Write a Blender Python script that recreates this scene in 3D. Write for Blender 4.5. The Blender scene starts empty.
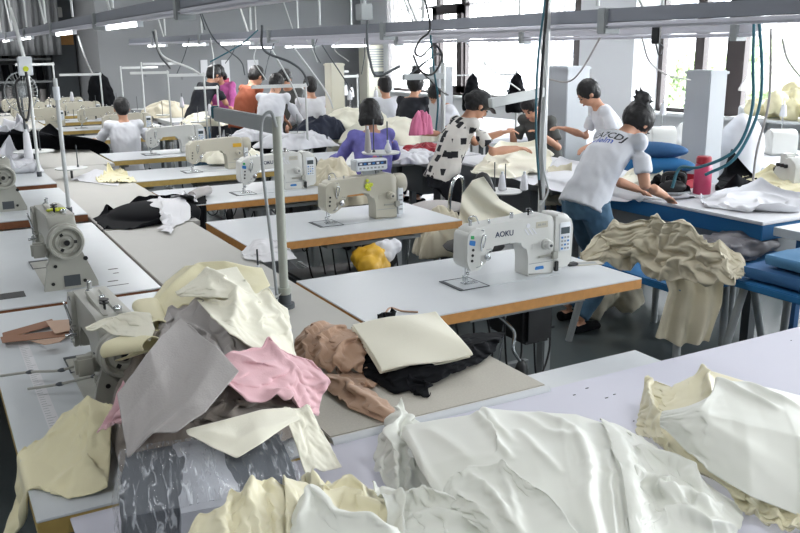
import bpy, bmesh, math, random
import numpy as np
from mathutils import Vector, Matrix, noise as mnoise
random.seed(7)
C = bpy.context.scene.collection
PI = math.pi
# ------------------------------------------------------------------ camera
F_PX, YAW, PIT, ROL, CH = 854.0, math.radians(28.93), math.radians(14.36), math.radians(-0.6), 1.82
_F = Vector((math.sin(YAW), math.cos(YAW), 0)); _R = _F.cross(Vector((0, 0, 1)))
_fw = _F*math.cos(PIT) - Vector((0, 0, 1))*math.sin(PIT); _up = _R.cross(_fw)
_r = _R*math.cos(ROL) + _up*math.sin(ROL); _u = -_R*math.sin(ROL) + _up*math.cos(ROL)
CAM = Vector((0, 0, CH))
def ray(x, y): return _fw + _r*((x-400)/F_PX) - _u*((y-266.5)/F_PX)
def at(x, y, z=.76):
    d = ray(x, y); return CAM + d*((z-CH)/d.z)
def atX(x, y, X): d = ray(x, y); return CAM + d*(X/d.x)
def atY(x, y, Y): d = ray(x, y); return CAM + d*(Y/d.y)
def atD(x, y, D): return CAM + ray(x, y)*D        # D: distance along the lens axis
def proj(p):
    v = Vector(p)-CAM; k = v.dot(_fw); return (400+F_PX*v.dot(_r)/k, 266.5-F_PX*v.dot(_u)/k, k)
cd = bpy.data.cameras.new('camera'); cam = bpy.data.objects.new('camera', cd); C.objects.link(cam)
cd.sensor_width = 36; cd.lens = 36*F_PX/800; cd.clip_start = .05; cd.clip_end = 300
cam.matrix_world = Matrix((( _r.x, _u.x, -_fw.x, 0), (_r.y, _u.y, -_fw.y, 0), (_r.z, _u.z, -_fw.z, CH), (0, 0, 0, 1)))
bpy.context.scene.camera = cam
vs = bpy.context.scene.view_settings
bpy.context.scene.display_settings.display_device = 'sRGB'
vs.view_transform = 'Standard'; vs.look = 'None'; vs.gamma = 1; vs.use_curve_mapping = False; vs.exposure = 0.36

# ------------------------------------------------------------------ materials
def lin(c): return tuple((v/12.92 if v <= .04045 else ((v+.055)/1.055)**2.4) for v in c)
def hx(s): return lin(tuple(int(s[i:i+2], 16)/255 for i in (0, 2, 4)))
def mat(name, col, rough=.6, metal=0, var=.06, scale=8, bump=0, bscale=60, sheen=0, spec=.5, trans=0, detail=4, fine=None):
    m = bpy.data.materials.new(name); m.use_nodes = True; nt = m.node_tree; N = nt.nodes; L = nt.links
    b = N['Principled BSDF']; c = hx(col) if isinstance(col, str) else col
    tc = N.new('ShaderNodeTexCoord')
    nz = N.new('ShaderNodeTexNoise'); nz.inputs['Scale'].default_value = scale; nz.inputs['Detail'].default_value = detail
    L.new(tc.outputs['Object'], nz.inputs['Vector'])
    rp = N.new('ShaderNodeMix'); rp.data_type = 'RGBA'
    rp.inputs[6].default_value = (*[max(0, v*(1-var)) for v in c], 1); rp.inputs[7].default_value = (*[min(1, v*(1+var)) for v in c], 1)
    L.new(nz.outputs['Fac'], rp.inputs[0]); L.new(rp.outputs[2], b.inputs['Base Color'])
    b.inputs['Roughness'].default_value = rough; b.inputs['Metallic'].default_value = metal
    b.inputs['Specular IOR Level'].default_value = spec
    if sheen: b.inputs['Sheen Weight'].default_value = sheen; b.inputs['Sheen Roughness'].default_value = .5
    if bump:
        n2 = N.new('ShaderNodeTexNoise'); n2.inputs['Scale'].default_value = bscale; n2.inputs['Detail'].default_value = 3
        L.new(tc.outputs['Object'], n2.inputs['Vector'])
        bp = N.new('ShaderNodeBump'); bp.inputs['Strength'].default_value = bump; bp.inputs['Distance'].default_value = .003
        L.new(n2.outputs['Fac'], bp.inputs['Height']); L.new(bp.outputs['Normal'], b.inputs['Normal'])
    if trans:
        t = N.new('ShaderNodeBsdfTranslucent'); L.new(rp.outputs[2], t.inputs['Color'])
        mx = N.new('ShaderNodeMixShader'); mx.inputs[0].default_value = trans
        L.new(b.outputs[0], mx.inputs[1]); L.new(t.outputs[0], mx.inputs[2]); L.new(mx.outputs[0], N['Material Output'].inputs['Surface'])
    return m
def clearmat(name, col, rough=.1, op=.3):
    m = bpy.data.materials.new(name); m.use_nodes = True; nt = m.node_tree; N = nt.nodes; L = nt.links
    b = N['Principled BSDF']; b.inputs['Base Color'].default_value = (*hx(col), 1); b.inputs['Roughness'].default_value = rough
    t = N.new('ShaderNodeBsdfTransparent'); mx = N.new('ShaderNodeMixShader')
    nz = N.new('ShaderNodeTexNoise'); nz.inputs['Scale'].default_value = 25
    mr = N.new('ShaderNodeMapRange'); mr.inputs[1].default_value = .35; mr.inputs[2].default_value = .65
    mr.inputs[3].default_value = op*.6; mr.inputs[4].default_value = min(1, op*1.4)
    L.new(nz.outputs['Fac'], mr.inputs[0]); L.new(mr.outputs[0], mx.inputs[0])
    L.new(t.outputs[0], mx.inputs[1]); L.new(b.outputs[0], mx.inputs[2]); L.new(mx.outputs[0], N['Material Output'].inputs['Surface'])
    return m
def emat(name, col, s):
    m = bpy.data.materials.new(name); m.use_nodes = True; b = m.node_tree.nodes['Principled BSDF']
    b.inputs['Base Color'].default_value = (1, 1, 1, 1)
    b.inputs['Emission Color'].default_value = (*hx(col), 1); b.inputs['Emission Strength'].default_value = s
    return m
M = {}
M['laminate'] = mat('laminate', 'cbcfd2', .33, var=.05, scale=3)
M['laminate2'] = mat('laminate_aged', 'c6cbce', .36, var=.07, scale=4)
M['lav'] = mat('lavender_paper', 'cfcfdb', .6, var=.03, scale=3, bump=.15, bscale=14)
M['board'] = mat('speckled_board', 'b9b5aa', .6, var=.12, scale=160, detail=1)
M['board2'] = mat('grey_board', 'b2b1ab', .55, var=.05, scale=5)
M['wood'] = mat('orange_wood_edge', 'bd8748', .55, var=.25, scale=30)
M['woody'] = mat('yellow_wood_edge', 'b49a58', .55, var=.2, scale=30)
M['woodd'] = mat('brown_wood_edge', '7a4c2e', .6, var=.25, scale=30)
M['steel'] = mat('grey_painted_steel', '979c9d', .45, .1)
M['dsteel'] = mat('dark_painted_steel', '4b5054', .5, .2)
M['chrome'] = mat('chrome', 'c9ccce', .22, 1.0)
M['polew'] = mat('pale_pole_paint', 'c9cccb', .4, .1)
M['polen'] = mat('greenish_grey_pole_paint', 'a3a79d', .45, .1)
M['black'] = mat('black_plastic', '17181a', .45)
M['blackc'] = mat('black_fabric', '090b10', .9, var=.3, bump=.2, bscale=120, spec=.2)
M['mach'] = mat('white_machine_enamel', 'cfd0cc', .3, var=.03)
M['machb'] = mat('beige_machine_enamel', 'bdb9a9', .35, var=.04)
M['machg'] = mat('grey_machine_enamel', 'a3a39a', .35, var=.05)
M['panel'] = mat('panel_white', 'd9dee2', .4)
M['screen'] = mat('lcd_screen', '4e585c', .25)
M['navy'] = mat('navy_print', '23304e', .5)
M['bluet'] = mat('blue_badge', '2f74b8', .4)
M['green'] = mat('green_badge', '2e9b57', .4)
M['yel'] = mat('yellow_sticker', 'c9d235', .5, var=.2, scale=40)
M['oryel'] = mat('amber_sticker', 'd8a92c', .5)
M['floor'] = None
M['cream'] = mat('cream_fabric', 'eae3bd', .8, var=.04, bump=.25, bscale=260, sheen=.2, trans=.06)
M['creamp'] = mat('pale_cream_fabric', 'efecda', .8, var=.03, bump=.2, bscale=260, sheen=.2, trans=.06)
M['satin'] = mat('off_white_satin', 'e6e8df', .42, var=.03, sheen=.25, trans=.08)
M['satiny'] = mat('ivory_satin', 'e9e3c4', .42, var=.05, sheen=.25, trans=.08)
M['cgrey'] = mat('grey_fabric', 'a8a4a2', .85, var=.08, bump=.3, bscale=200, sheen=.2)
M['taupe'] = mat('taupe_fabric', '7f776f', .85, var=.1, bump=.3, bscale=200, sheen=.2)
M['pink'] = mat('pink_fabric', 'ddb3b9', .8, var=.05, bump=.25, bscale=220, sheen=.2)
M['beige'] = mat('tan_fabric', 'ae8e76', .8, var=.08, bump=.25, bscale=220, sheen=.2)
M['linen'] = mat('ecru_fabric', 'c9c2ac', .85, var=.06, bump=.25, bscale=200, sheen=.2)
M['white'] = mat('white_fabric', 'dcdde2', .8, var=.03, sheen=.2, trans=.05)
M['paper'] = mat('white_paper', 'd9d9dc', .6)
M['blue'] = mat('bright_blue_fabric', '1c669c', .75, var=.1)
M['blued'] = mat('deep_blue_fabric', '2c5b8a', .8, var=.15)
M['denim'] = mat('denim', '4a6a82', .85, var=.35, scale=14, bump=.3, bscale=90)
M['skin'] = mat('skin', 'c08f74', .55, var=.06)
M['hair'] = mat('black_hair', '0f0e10', .5, var=.3, scale=60, bump=.8, bscale=90)
M['tee'] = mat('white_tee', 'd6d8de', .8, var=.04, bump=.5, bscale=16)
M['orange'] = mat('orange_shirt', '8e482c', .8, var=.1, bump=.4, bscale=18)
M['shirtg'] = mat('dark_grey_shirt', '4a4c4a', .8, var=.1)
M['dark'] = mat('dark_clothes', '1c1f27', .85, var=.2)
M['wall'] = mat('grey_wall_paint', '8d8f91', .8, var=.03, scale=1.5)
M['wallw'] = mat('white_wall_paint', 'dfe1e3', .8, var=.02, scale=1.5)
M['ceil'] = mat('ceiling_paint', 'b8bbbe', .9, var=.03)
M['frame'] = mat('dark_bronze_frame', '3a3232', .5)
M['beam'] = mat('beam_paint', '858992', .5, var=.04)
M['reflect'] = mat('lamp_reflector', 'd3d3dc', .4, var=.02)
M['duct'] = mat('duct_paint', 'b9bec3', .5, var=.03)
M['ductc'] = mat('cream_duct_paint', 'd6d4c4', .5, var=.03)
M['red'] = mat('red_plastic', 'a32b38', .35)
M['magenta'] = mat('magenta_plastic', 'c1476a', .35)
M['teal'] = mat('teal_cable', '1d5d6c', .5)
M['glass'] = clearmat('window_glass', 'ffffff', .02, .04)
def filmmat():
    m = bpy.data.materials.new('cling_film'); m.use_nodes = True; nt = m.node_tree; N = nt.nodes; L = nt.links
    b = N['Principled BSDF']; b.inputs['Base Color'].default_value = (*hx('d5dae0'), 1); b.inputs['Roughness'].default_value = .12
    tc = N.new('ShaderNodeTexCoord'); mp = N.new('ShaderNodeMapping'); mp.inputs['Scale'].default_value = (34, 6, 9); mp.inputs['Rotation'].default_value = (.5, .7, .9); L.new(tc.outputs['Object'], mp.inputs[0])
    nz = N.new('ShaderNodeTexNoise'); nz.inputs['Scale'].default_value = 2.2; nz.inputs['Detail'].default_value = 5; nz.inputs['Distortion'].default_value = 1.1; L.new(mp.outputs[0], nz.inputs['Vector'])
    mr = N.new('ShaderNodeMapRange'); mr.inputs[1].default_value = .52; mr.inputs[2].default_value = .68; mr.inputs[3].default_value = .10; mr.inputs[4].default_value = .7; L.new(nz.outputs['Fac'], mr.inputs[0])  # pale streaks of opacity paint highlights onto the film
    bp = N.new('ShaderNodeBump'); bp.inputs['Strength'].default_value = .6; bp.inputs['Distance'].default_value = .01; L.new(nz.outputs['Fac'], bp.inputs['Height']); L.new(bp.outputs['Normal'], b.inputs['Normal'])
    t = N.new('ShaderNodeBsdfTransparent'); mx = N.new('ShaderNodeMixShader'); L.new(mr.outputs[0], mx.inputs[0]); L.new(t.outputs[0], mx.inputs[1]); L.new(b.outputs[0], mx.inputs[2]); L.new(mx.outputs[0], N['Material Output'].inputs['Surface']); return m
M['plastic'] = filmmat()
M['sheer'] = clearmat('sheer_curtain', 'f7f5f5', .9, .42)
M['tube'] = emat('fluorescent_tube', 'ffffff', 6)
def noise_floor():
    m = mat('floor_epoxy', '4d5556', .3, var=.15, scale=1.2, detail=8); return m
M['floor'] = noise_floor()

# ------------------------------------------------------------------ mesh helpers
class MB:
    def __init__(s): s.bm = bmesh.new()
    def box(s, x0, x1, y0, y1, z0, z1, R=None, at=None):
        g = bmesh.ops.create_cube(s.bm, size=1)['verts']
        for v in g:
            v.co = Vector(((x0+x1)/2+v.co.x*(x1-x0), (y0+y1)/2+v.co.y*(y1-y0), (z0+z1)/2+v.co.z*(z1-z0)))
            if R: v.co = R @ v.co
            if at: v.co = v.co + Vector(at)
        return s
    def cyl(s, p, q, r, r2=None, n=12, cap=True):
        p = Vector(p); q = Vector(q); d = q-p; h = d.length
        if h < 1e-6: return s
        Rm = d.to_track_quat('Z', 'Y').to_matrix().to_4x4(); Rm.translation = (p+q)/2
        bmesh.ops.create_cone(s.bm, cap_ends=cap, cap_tris=False, segments=n, radius1=r, radius2=r if r2 is None else r2, depth=h, matrix=Rm)
        return s
    def sph(s, c, r, sc=(1, 1, 1), n=16, R=None):
        g = bmesh.ops.create_uvsphere(s.bm, u_segments=n, v_segments=max(6, n//2), radius=r)['verts']
        for v in g:
            v.co = Vector((v.co.x*sc[0], v.co.y*sc[1], v.co.z*sc[2]))
            if R: v.co = R @ v.co
            v.co = v.co + Vector(c)
        return s
    def lathe(s, prof, c=(0, 0, 0), n=20, axis='Z'):
        rings = []
        for r, z in prof:
            ring = []
            for i in range(n):
                a = 2*PI*i/n; x, y = r*math.cos(a), r*math.sin(a)
                p = {'Z': (x, y, z), 'X': (z, x, y), 'Y': (x, z, y)}[axis]
                ring.append(s.bm.verts.new(Vector(p)+Vector(c)))
            rings.append(ring)
        for a, b in zip(rings, rings[1:]):
            for i in range(n): s.bm.faces.new((a[i], a[(i+1) % n], b[(i+1) % n], b[i]))
        for ring in (rings[0], rings[-1]):
            try: s.bm.faces.new(ring)
            except ValueError: pass
        return s
    def prism(s, pts, y0, y1, bev=0, seg=2):
        a = [s.bm.verts.new((x, y0, z)) for x, z in pts]; b = [s.bm.verts.new((x, y1, z)) for x, z in pts]
        n = len(pts); f1 = s.bm.faces.new(a); f2 = s.bm.faces.new(b[::-1])
        for i in range(n): s.bm.faces.new((a[(i+1) % n], a[i], b[i], b[(i+1) % n]))
        if bev:
            bmesh.ops.bevel(s.bm, geom=list(f1.edges)+list(f2.edges), offset=bev, segments=seg, affect='EDGES', profile=.5)
        return s
    def tube(s, pts, r, n=8):
        pts = [Vector(p) for p in pts]; rings = []; prev = None
        for i, p in enumerate(pts):
            d = (pts[min(i+1, len(pts)-1)]-pts[max(i-1, 0)]).normalized()
            if prev is None:
                a = d.orthogonal().normalized()
            else:
                a = (prev - d*prev.dot(d)).normalized()
            prev = a; b = d.cross(a)
            rr = r[i] if isinstance(r, (list, tuple)) else r
            rings.append([s.bm.verts.new(p+(a*math.cos(2*PI*k/n)+b*math.sin(2*PI*k/n))*rr) for k in range(n)])
        for a, b in zip(rings, rings[1:]):
            for i in range(n): s.bm.faces.new((a[i], a[(i+1) % n], b[(i+1) % n], b[i]))
        s.bm.faces.new(rings[0][::-1]); s.bm.faces.new(rings[-1])
        return s
    def bevel(s, o=.003, seg=2):
        e = [e for e in s.bm.edges if len(e.link_faces) == 2 and e.calc_face_angle(0) > .6]
        bmesh.ops.bevel(s.bm, geom=e, offset=o, segments=seg, affect='EDGES', clamp_overlap=True); return s
    def mesh(s, name, smooth=True):
        bmesh.ops.recalc_face_normals(s.bm, faces=s.bm.faces)
        me = bpy.data.meshes.new(name); s.bm.to_mesh(me); s.bm.free()
        if smooth:
            for p in me.polygons: p.use_smooth = True
            me.set_sharp_from_angle(angle=math.radians(38))
        return me
def spline(pts, n=8):
    P = [Vector(p) for p in pts]; out = []
    Q = [P[0]*2-P[1]]+P+[P[-1]*2-P[-2]]
    for i in range(1, len(Q)-2):
        for k in range(n):
            t = k/n; a, b, c, d = Q[i-1:i+3]
            out.append(.5*((2*b)+(c-a)*t+(2*a-5*b+4*c-d)*t*t+(3*b-a-3*c+d)*t**3))
    out.append(P[-1]); return out
def link(o):
    C.objects.link(o); return o
def tag(o, label=None, cat=None, group=None, kind=None):
    if label: o['label'] = label
    if cat: o['category'] = cat
    if group: o['group'] = group
    if kind: o['kind'] = kind
    return o
def build(name, mb, m, parent=None, smooth=True):
    me = mb.mesh(name, smooth) if isinstance(mb, MB) else mb
    o = bpy.data.objects.new(name, me)
    if m is not None: me.materials.append(M[m] if isinstance(m, str) else m)
    if parent is None:
        n = len(me.vertices); co = np.empty(n*3); me.vertices.foreach_get('co', co); co = co.reshape(-1, 3)
        c = (co.min(0)+co.max(0))/2; c[2] = co[:, 2].min()
        me.vertices.foreach_set('co', (co-c).ravel()); me.update(); o.location = c
    else: o.parent = parent
    return link(o)
def empty(name, loc, rz=0, label=None, cat=None, group=None):
    o = bpy.data.objects.new(name, None); o.location = loc; o.rotation_euler = (0, 0, rz); o.empty_display_size = .05
    link(o); return tag(o, label, cat, group)
def dup(root, loc, rz=None, label=None, group=None):
    def cp(o, par):
        c = o.copy(); C.objects.link(c); c.parent = par
        for ch in list(o.children): cp(ch, c)
        return c
    kids = list(root.children); r = root.copy(); C.objects.link(r)
    for k in kids: cp(k, r)
    r.location = loc
    if rz is not None: r.rotation_euler = (0, 0, rz)
    if label: r['label'] = label
    if group: r['group'] = group
    return r
def struct(name, mb, m, parent=None, smooth=False):
    o = build(name, mb, m, parent, smooth)
    if parent is None: o['kind'] = 'structure'
    return o
def textmesh(name, s, size, m, parent, loc, rot=(PI/2, 0, 0), bold=0, ext=.0006):
    cu = bpy.data.curves.new(name, 'FONT'); cu.body = s; cu.size = size; cu.extrude = ext; cu.offset = bold; cu.align_x = 'CENTER'; cu.resolution_u = 3
    t = bpy.data.objects.new(name, cu); C.objects.link(t)
    dg = bpy.context.evaluated_depsgraph_get(); me = bpy.data.meshes.new_from_object(t.evaluated_get(dg))
    bpy.data.objects.remove(t); bpy.data.curves.remove(cu)
    o = bpy.data.objects.new(name, me); me.materials.append(M[m]); o.parent = parent; o.location = loc; o.rotation_euler = rot
    return link(o)
# ------------------------------------------------------------------ setting
XW, YF, YR, XL, ZC, YB = 8.5, 17.0, 20.5, -3.2, 3.7, -4.0
def B(*a): return MB().box(*a)
struct('floor', B(XL, XW+.3, YB, YR+.3, -.1, 0), 'floor')
struct('ceiling', B(XL, XW+.3, YB, YR+.3, ZC, ZC+.1), 'ceil')
struct('wall_left', B(XL-.2, XL, YB, YR, 0, ZC), 'wall')
struct('wall_back', B(XL, XW, YB-.2, YB, 0, ZC), 'wallw')
xr = 3.06
struct('wall_far', B(xr, XW, YF, YF+.2, 0, ZC), 'wall')
struct('wall_recess', B(xr, xr+.2, YF+.2, YR, 0, ZC), 'wall')
struct('wall_recess_far', B(XL, xr, YR, YR+.2, 0, ZC), 'wall')
def yw(px): return atX(px, 80, XW).y
SILL, HEAD = .98, 3.1
# window openings on the right wall (y ranges)
wins = [(yw(470)+3.6, yw(398)), (yw(590), yw(455)), (5.1, yw(655)), (1.6, 4.3), (-3.2, .9)]
wins = [(yw(590), yw(392)), (4.7, yw(655)), (1.2, 4.1), (-3.3, .6)]  # last two openings are out of view, added to let in more daylight
b = B(XW, XW+.25, YB, YF, 0, SILL); struct('wall_right', b, 'wallw')
b = B(XW, XW+.25, YB, YF, HEAD, ZC); struct('wall_right_upper', b, 'wallw')
edges = sorted(wins); y0 = YB; k = 0
for a, c in edges+[(YF, YF)]:
    if a-y0 > .02: struct('wall_pier_%d' % k, B(XW, XW+.25, y0, a, SILL, HEAD), 'wallw'); k += 1
    y0 = c
struct('trim_pier', B(XW-.4, XW, yw(655)+.0, yw(600), 0, ZC), 'wallw')
for i, (a, c) in enumerate(edges):
    w = MB(); t = .05
    w.box(XW+.05, XW+.12, a, c, SILL, SILL+t); w.box(XW+.05, XW+.12, a, c, HEAD-t, HEAD); w.box(XW+.05, XW+.12, a, c, 2.52, 2.57)
    n = max(2, round((c-a)/1.1)); ys = [a+(c-a)*j/n for j in range(n+1)]
    if i == len(edges)-1: ys = [a, yw(573)+.0, yw(583), yw(461), yw(436), c]
    if i == len(edges)-2: ys = [a, 5.6, yw(731), yw(695), c]
    for y in ys:
        hw = .13 if abs(y-yw(731)) < .01 else .07
        w.box(XW+.04, XW+.13, y-hw, y+hw, SILL, HEAD)
    o = struct('window_%d' % (i+1), w, 'frame')
    build('pane', B(XW+.08-o.location.x, XW+.088-o.location.x, a-o.location.y, c-o.location.y, SILL-o.location.z, HEAD-o.location.z), 'glass', o)
    struct('trim_sill_%d' % (i+1), B(XW-.12, XW+.04, a-.05, c+.05, SILL-.04, SILL), 'wallw')
cz = atX(447, 6, XW).z; w = MB(); y0_, y1_ = yw(462), yw(433)
for q in ((y0_, y0_+.16, SILL+.05, cz), (y1_-.16, y1_, SILL+.05, cz), (y0_, y1_, cz-.14, cz), (y0_, y1_, SILL+.03, SILL+.17)): w.box(XW-.02, XW+.04, *q)
struct('window_casement', w, 'frame')
# sheer curtains
def curtain(x, y0, y1, z0, z1, pinch, name='sheer_curtain', label='', m='sheer', amp=.05, fr=55, tie=None):
    mb = MB(); nu, nv = 70, 24; g = []
    ym = (y0+y1)/2
    for j in range(nv+1):
        v = j/nv; z = z1+(z0-z1)*v; row = []
        w = 1-pinch*math.exp(-((v-(tie or .65))/.22)**2)
        for i in range(nu+1):
            u = i/nu; y = ym+(u-.5)*(y1-y0)*w
            row.append(mb.bm.verts.new((x+amp*math.sin(u*fr+.9*math.sin(3*v+u*4))+.02*math.sin(u*23), y, z)))
        g.append(row)
    for j in range(nv):
        for i in range(nu): mb.bm.faces.new((g[j][i], g[j][i+1], g[j+1][i+1], g[j+1][i]))
    o = build(name, mb, m)
    md = o.modifiers.new('thickness', 'SOLIDIFY'); md.thickness = .003
    return tag(o, label, 'curtain', None)
curtain(XW-.1, yw(528), yw(475), 1.2, 3.0, .7, label='gathered sheer white curtain tied in the middle beside the dark casement')
curtain(XW-.1, yw(570), yw(540), 1.1, 3.0, .1, label='straight sheer white curtain between the tied one and the wide white pier')
curtain(XW-.12, yw(432), yw(395), 1.05, 3.0, .1, label='straight sheer white curtain next to the floor standing air conditioner')
curtain(XW-.1, 5.45, yw(745), 1.3, 3.0, .75, label='sheer white curtain tied up at the right edge of the picture')
curtain(YR-.9, -1, 1, 1.85, 3.3, 0, m='wall')if 0 else None
# far left: grey dust curtain hung above dark racks
mb = MB(); g = []
for j in range(9):
    z = 3.55-1.8*j/8; row = []
    for i in range(121):
        x = -.3+3.0*i/120; row.append(mb.bm.verts.new((x, 19.0+.05*math.sin(i*.55)+.03*math.sin(i*1.3+j*.3), z)))
    g.append(row)
for j in range(8):
    for i in range(120): mb.bm.faces.new((g[j][i], g[j][i+1], g[j+1][i+1], g[j+1][i]))
o = build('dust_curtain', mb, 'wall'); o.modifiers.new('thickness', 'SOLIDIFY').thickness = .005
tag(o, 'long pleated grey curtain hung above the dark storage racks', 'curtain')
def rack(x, lab):
    t = empty('storage_rack', (x, 19.4, 0), 0, lab, 'rack', 'dark storage racks at the far left')
    for sx in (0, 1.55):
        for sy in (0, .5): build('post', B(sx-.03, sx+.03, sy-.03, sy+.03, 0, 2.3), 'dsteel', t)
    for z in (.3, .75, 1.2, 1.65, 2.1): build('shelf', B(-.05, 1.6, -.05, .55, z, z+.04), 'steel', t)
    return t
rack0 = rack(-.72, 'first dark storage rack from the left edge, below the pleated grey curtain')
r1 = dup(rack0, (.92, 19.4, 0), 0, 'second dark storage rack, between the first rack and the brown cabinet')
rnd = random.Random(3)
for rx in (-.72, .92):
    for zi, z in enumerate((.79, 1.24, 1.69)):
        for k in range(7):
            x = rx+.12+k*.21; h = rnd.uniform(.24, .36); r = rnd.uniform(.05, .08)
            mb = MB(); mb.cyl((x, 19.6, z), (x+rnd.uniform(-.02, .02), 19.6, z+h), r, n=10)
            o = build('fabric_roll', mb, 'blackc' if rnd.random() < .5 else 'cgrey')
            tag(o, 'dark upright fabric roll on the far left storage racks', 'fabric roll', 'fabric rolls on the storage racks')
t = empty('tall_cabinet', (2.78, 19.4, 0), 0, 'tall dark cabinet with a brown panel beside the far grey wall', 'cabinet')
build('body', MB().box(-.22, .25, 0, .5, 0, 2.9).bevel(.01), 'dsteel', t)
build('panel', MB().box(-.19, .22, -.02, 0, 1.95, 2.25).bevel(.004), 'wood', t); build('lamp_box', MB().box(-.1, .05, -.06, 0, 2.5, 2.7).bevel(.01), 'mach', t)
# posters on the far wall
for px0, px1, py0, py1, lab in ((200, 208, 60, 76, 'narrow white notice on the far wall, leftmost of the three'), (221, 231, 60, 99, 'tall white notice with a magenta block on the far wall, middle of the three'), (247, 259, 60, 83, 'white notice on the far wall above the orange shirt, rightmost of the three')):
    a = atY(px0, py0, YF); c = atY(px1, py1, YF)
    t = empty('wall_notice', (a.x, YF-.02, c.z), 0, lab, 'notice')
    build('sheet', B(0, c.x-a.x, 0, .015, 0, a.z-c.z), 'paper', t)
    if px0 == 221: build('print_block', B(.02, c.x-a.x-.02, -.004, 0, .12, .42), 'magenta', t)
# AC unit
a = atY(362, 45, 16.2)
t = empty('air_conditioner', (a.x+.27, 16.2, 0), 0, 'cream floor standing air conditioner in the far right corner', 'air conditioner')
top = a.z
build('body', MB().box(-.26, .26, -.2, .2, 0, top).bevel(.02), 'ductc', t)
g = MB(); [g.box(-.21, .21, -.215, -.2, top-.45+i*.05, top-.425+i*.05) for i in range(8)]; build('outlet_grille', g, 'steel', t)
build('control_strip', MB().box(-.12, .12, -.215, -.2, top-.65, top-.53).bevel(.004), 'dsteel', t)
g = MB(); [g.box(-.2, .2, -.215, -.2, .3+i*.06, .33+i*.06) for i in range(8)]; build('intake_grille', g, 'steel', t)

# outside
def bmat():
    m = mat('facade', 'd8d9dc', .8); nt = m.node_tree; N = nt.nodes; L = nt.links
    br = N.new('ShaderNodeTexBrick'); br.offset = 0; br.inputs['Color1'].default_value = br.inputs['Color2'].default_value = (.18, .2, .24, 1); br.inputs['Mortar'].default_value = (.75, .76, .78, 1)
    br.inputs['Scale'].default_value = 1; br.inputs['Mortar Size'].default_value = .62; br.inputs['Mortar Smooth'].default_value = 0; br.inputs['Brick Width'].default_value = 3.2; br.inputs['Row Height'].default_value = 3
    tc = N.new('ShaderNodeTexCoord'); sp = N.new('ShaderNodeSeparateXYZ'); cb = N.new('ShaderNodeCombineXYZ')
    L.new(tc.outputs['Object'], sp.inputs[0]); L.new(sp.outputs['Y'], cb.inputs['X']); L.new(sp.outputs['Z'], cb.inputs['Y']); L.new(cb.outputs[0], br.inputs['Vector'])
    L.new(br.outputs['Color'], N['Principled BSDF'].inputs['Base Color']); return m
M['facade'] = bmat(); M['leaf'] = mat('tree_leaves', '8a9c72', .8, var=.4, scale=2)
struct('ground_outside', B(9, 120, -60, 160, -9.1, -9), 'dsteel')
for x, y0, y1, z1, lab in ((48, 14, 40, 16, 'pale apartment block seen through the windows at right'), (60, 48, 84, 22, 'pale apartment block seen through the windows at middle')):
    t = empty('apartment_building', (x, y0, -9), 0, lab, 'building'); build('facade', B(0, 10, 0, y1-y0, 0, z1+9), 'facade', t); build('roof_parapet', B(-.3, 10.3, -.3, y1-y0+.3, z1+9, z1+9.6), 'wallw', t)
def tree(x, y, z, r, lab):
    t = empty('broadleaf_tree', (x, y, -9), 0, lab, 'tree'); rr = random.Random(int(x*7+y))
    mb = MB()
    for i in range(900):
        d = Vector((rr.gauss(0, 1), rr.gauss(0, 1), rr.gauss(0, 1))).normalized()*r*rr.uniform(.5, 1.05); d.z *= .8
        mb.sph((d.x, d.y, z+9+d.z), rr.uniform(.06, .16)*r*.5, n=6)
    build('crown', mb, 'leaf', t); build('trunk', MB().cyl((0, 0, 0), (0, 0, z+9-r*.3), .3, .18), 'woodd', t)
p = atX(775, 85, 22); tree(22, p.y, p.z-.6, 2.3, 'green tree behind the window at the right edge of the picture')
p = atX(680, 72, 28); tree(28, p.y, p.z-.8, 2.0, 'green tree outside the window to the right of the wide white pier')

# light: daylight through the windows, fluorescent tubes on the beams, added battens on the unseen ceiling
w = bpy.data.worlds.new('sky'); bpy.context.scene.world = w; w.use_nodes = True; nt = w.node_tree; bg = nt.nodes['Background']
bg.inputs['Color'].default_value = (.93, .97, 1, 1); bg.inputs['Strength'].default_value = 15.0
def area(name, loc, sx, sy, rot, e, col=(1, 1, 1)):
    l = bpy.data.lights.new(name, 'AREA'); l.shape = 'RECTANGLE'; l.size = sx; l.size_y = sy; l.energy = e; l.color = col
    o = bpy.data.objects.new(name, l); o.location = loc; o.rotation_euler = rot; C.objects.link(o); return o
for a, c in wins:   # sky portals
    o = area('window_portal', (XW+.3, (a+c)/2, (SILL+HEAD)/2), HEAD-SILL, c-a, (0, PI/2, 0), 1); o.data.cycles.is_portal = True
sun = bpy.data.lights.new('sun', 'SUN'); sun.energy = 0.0
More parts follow.
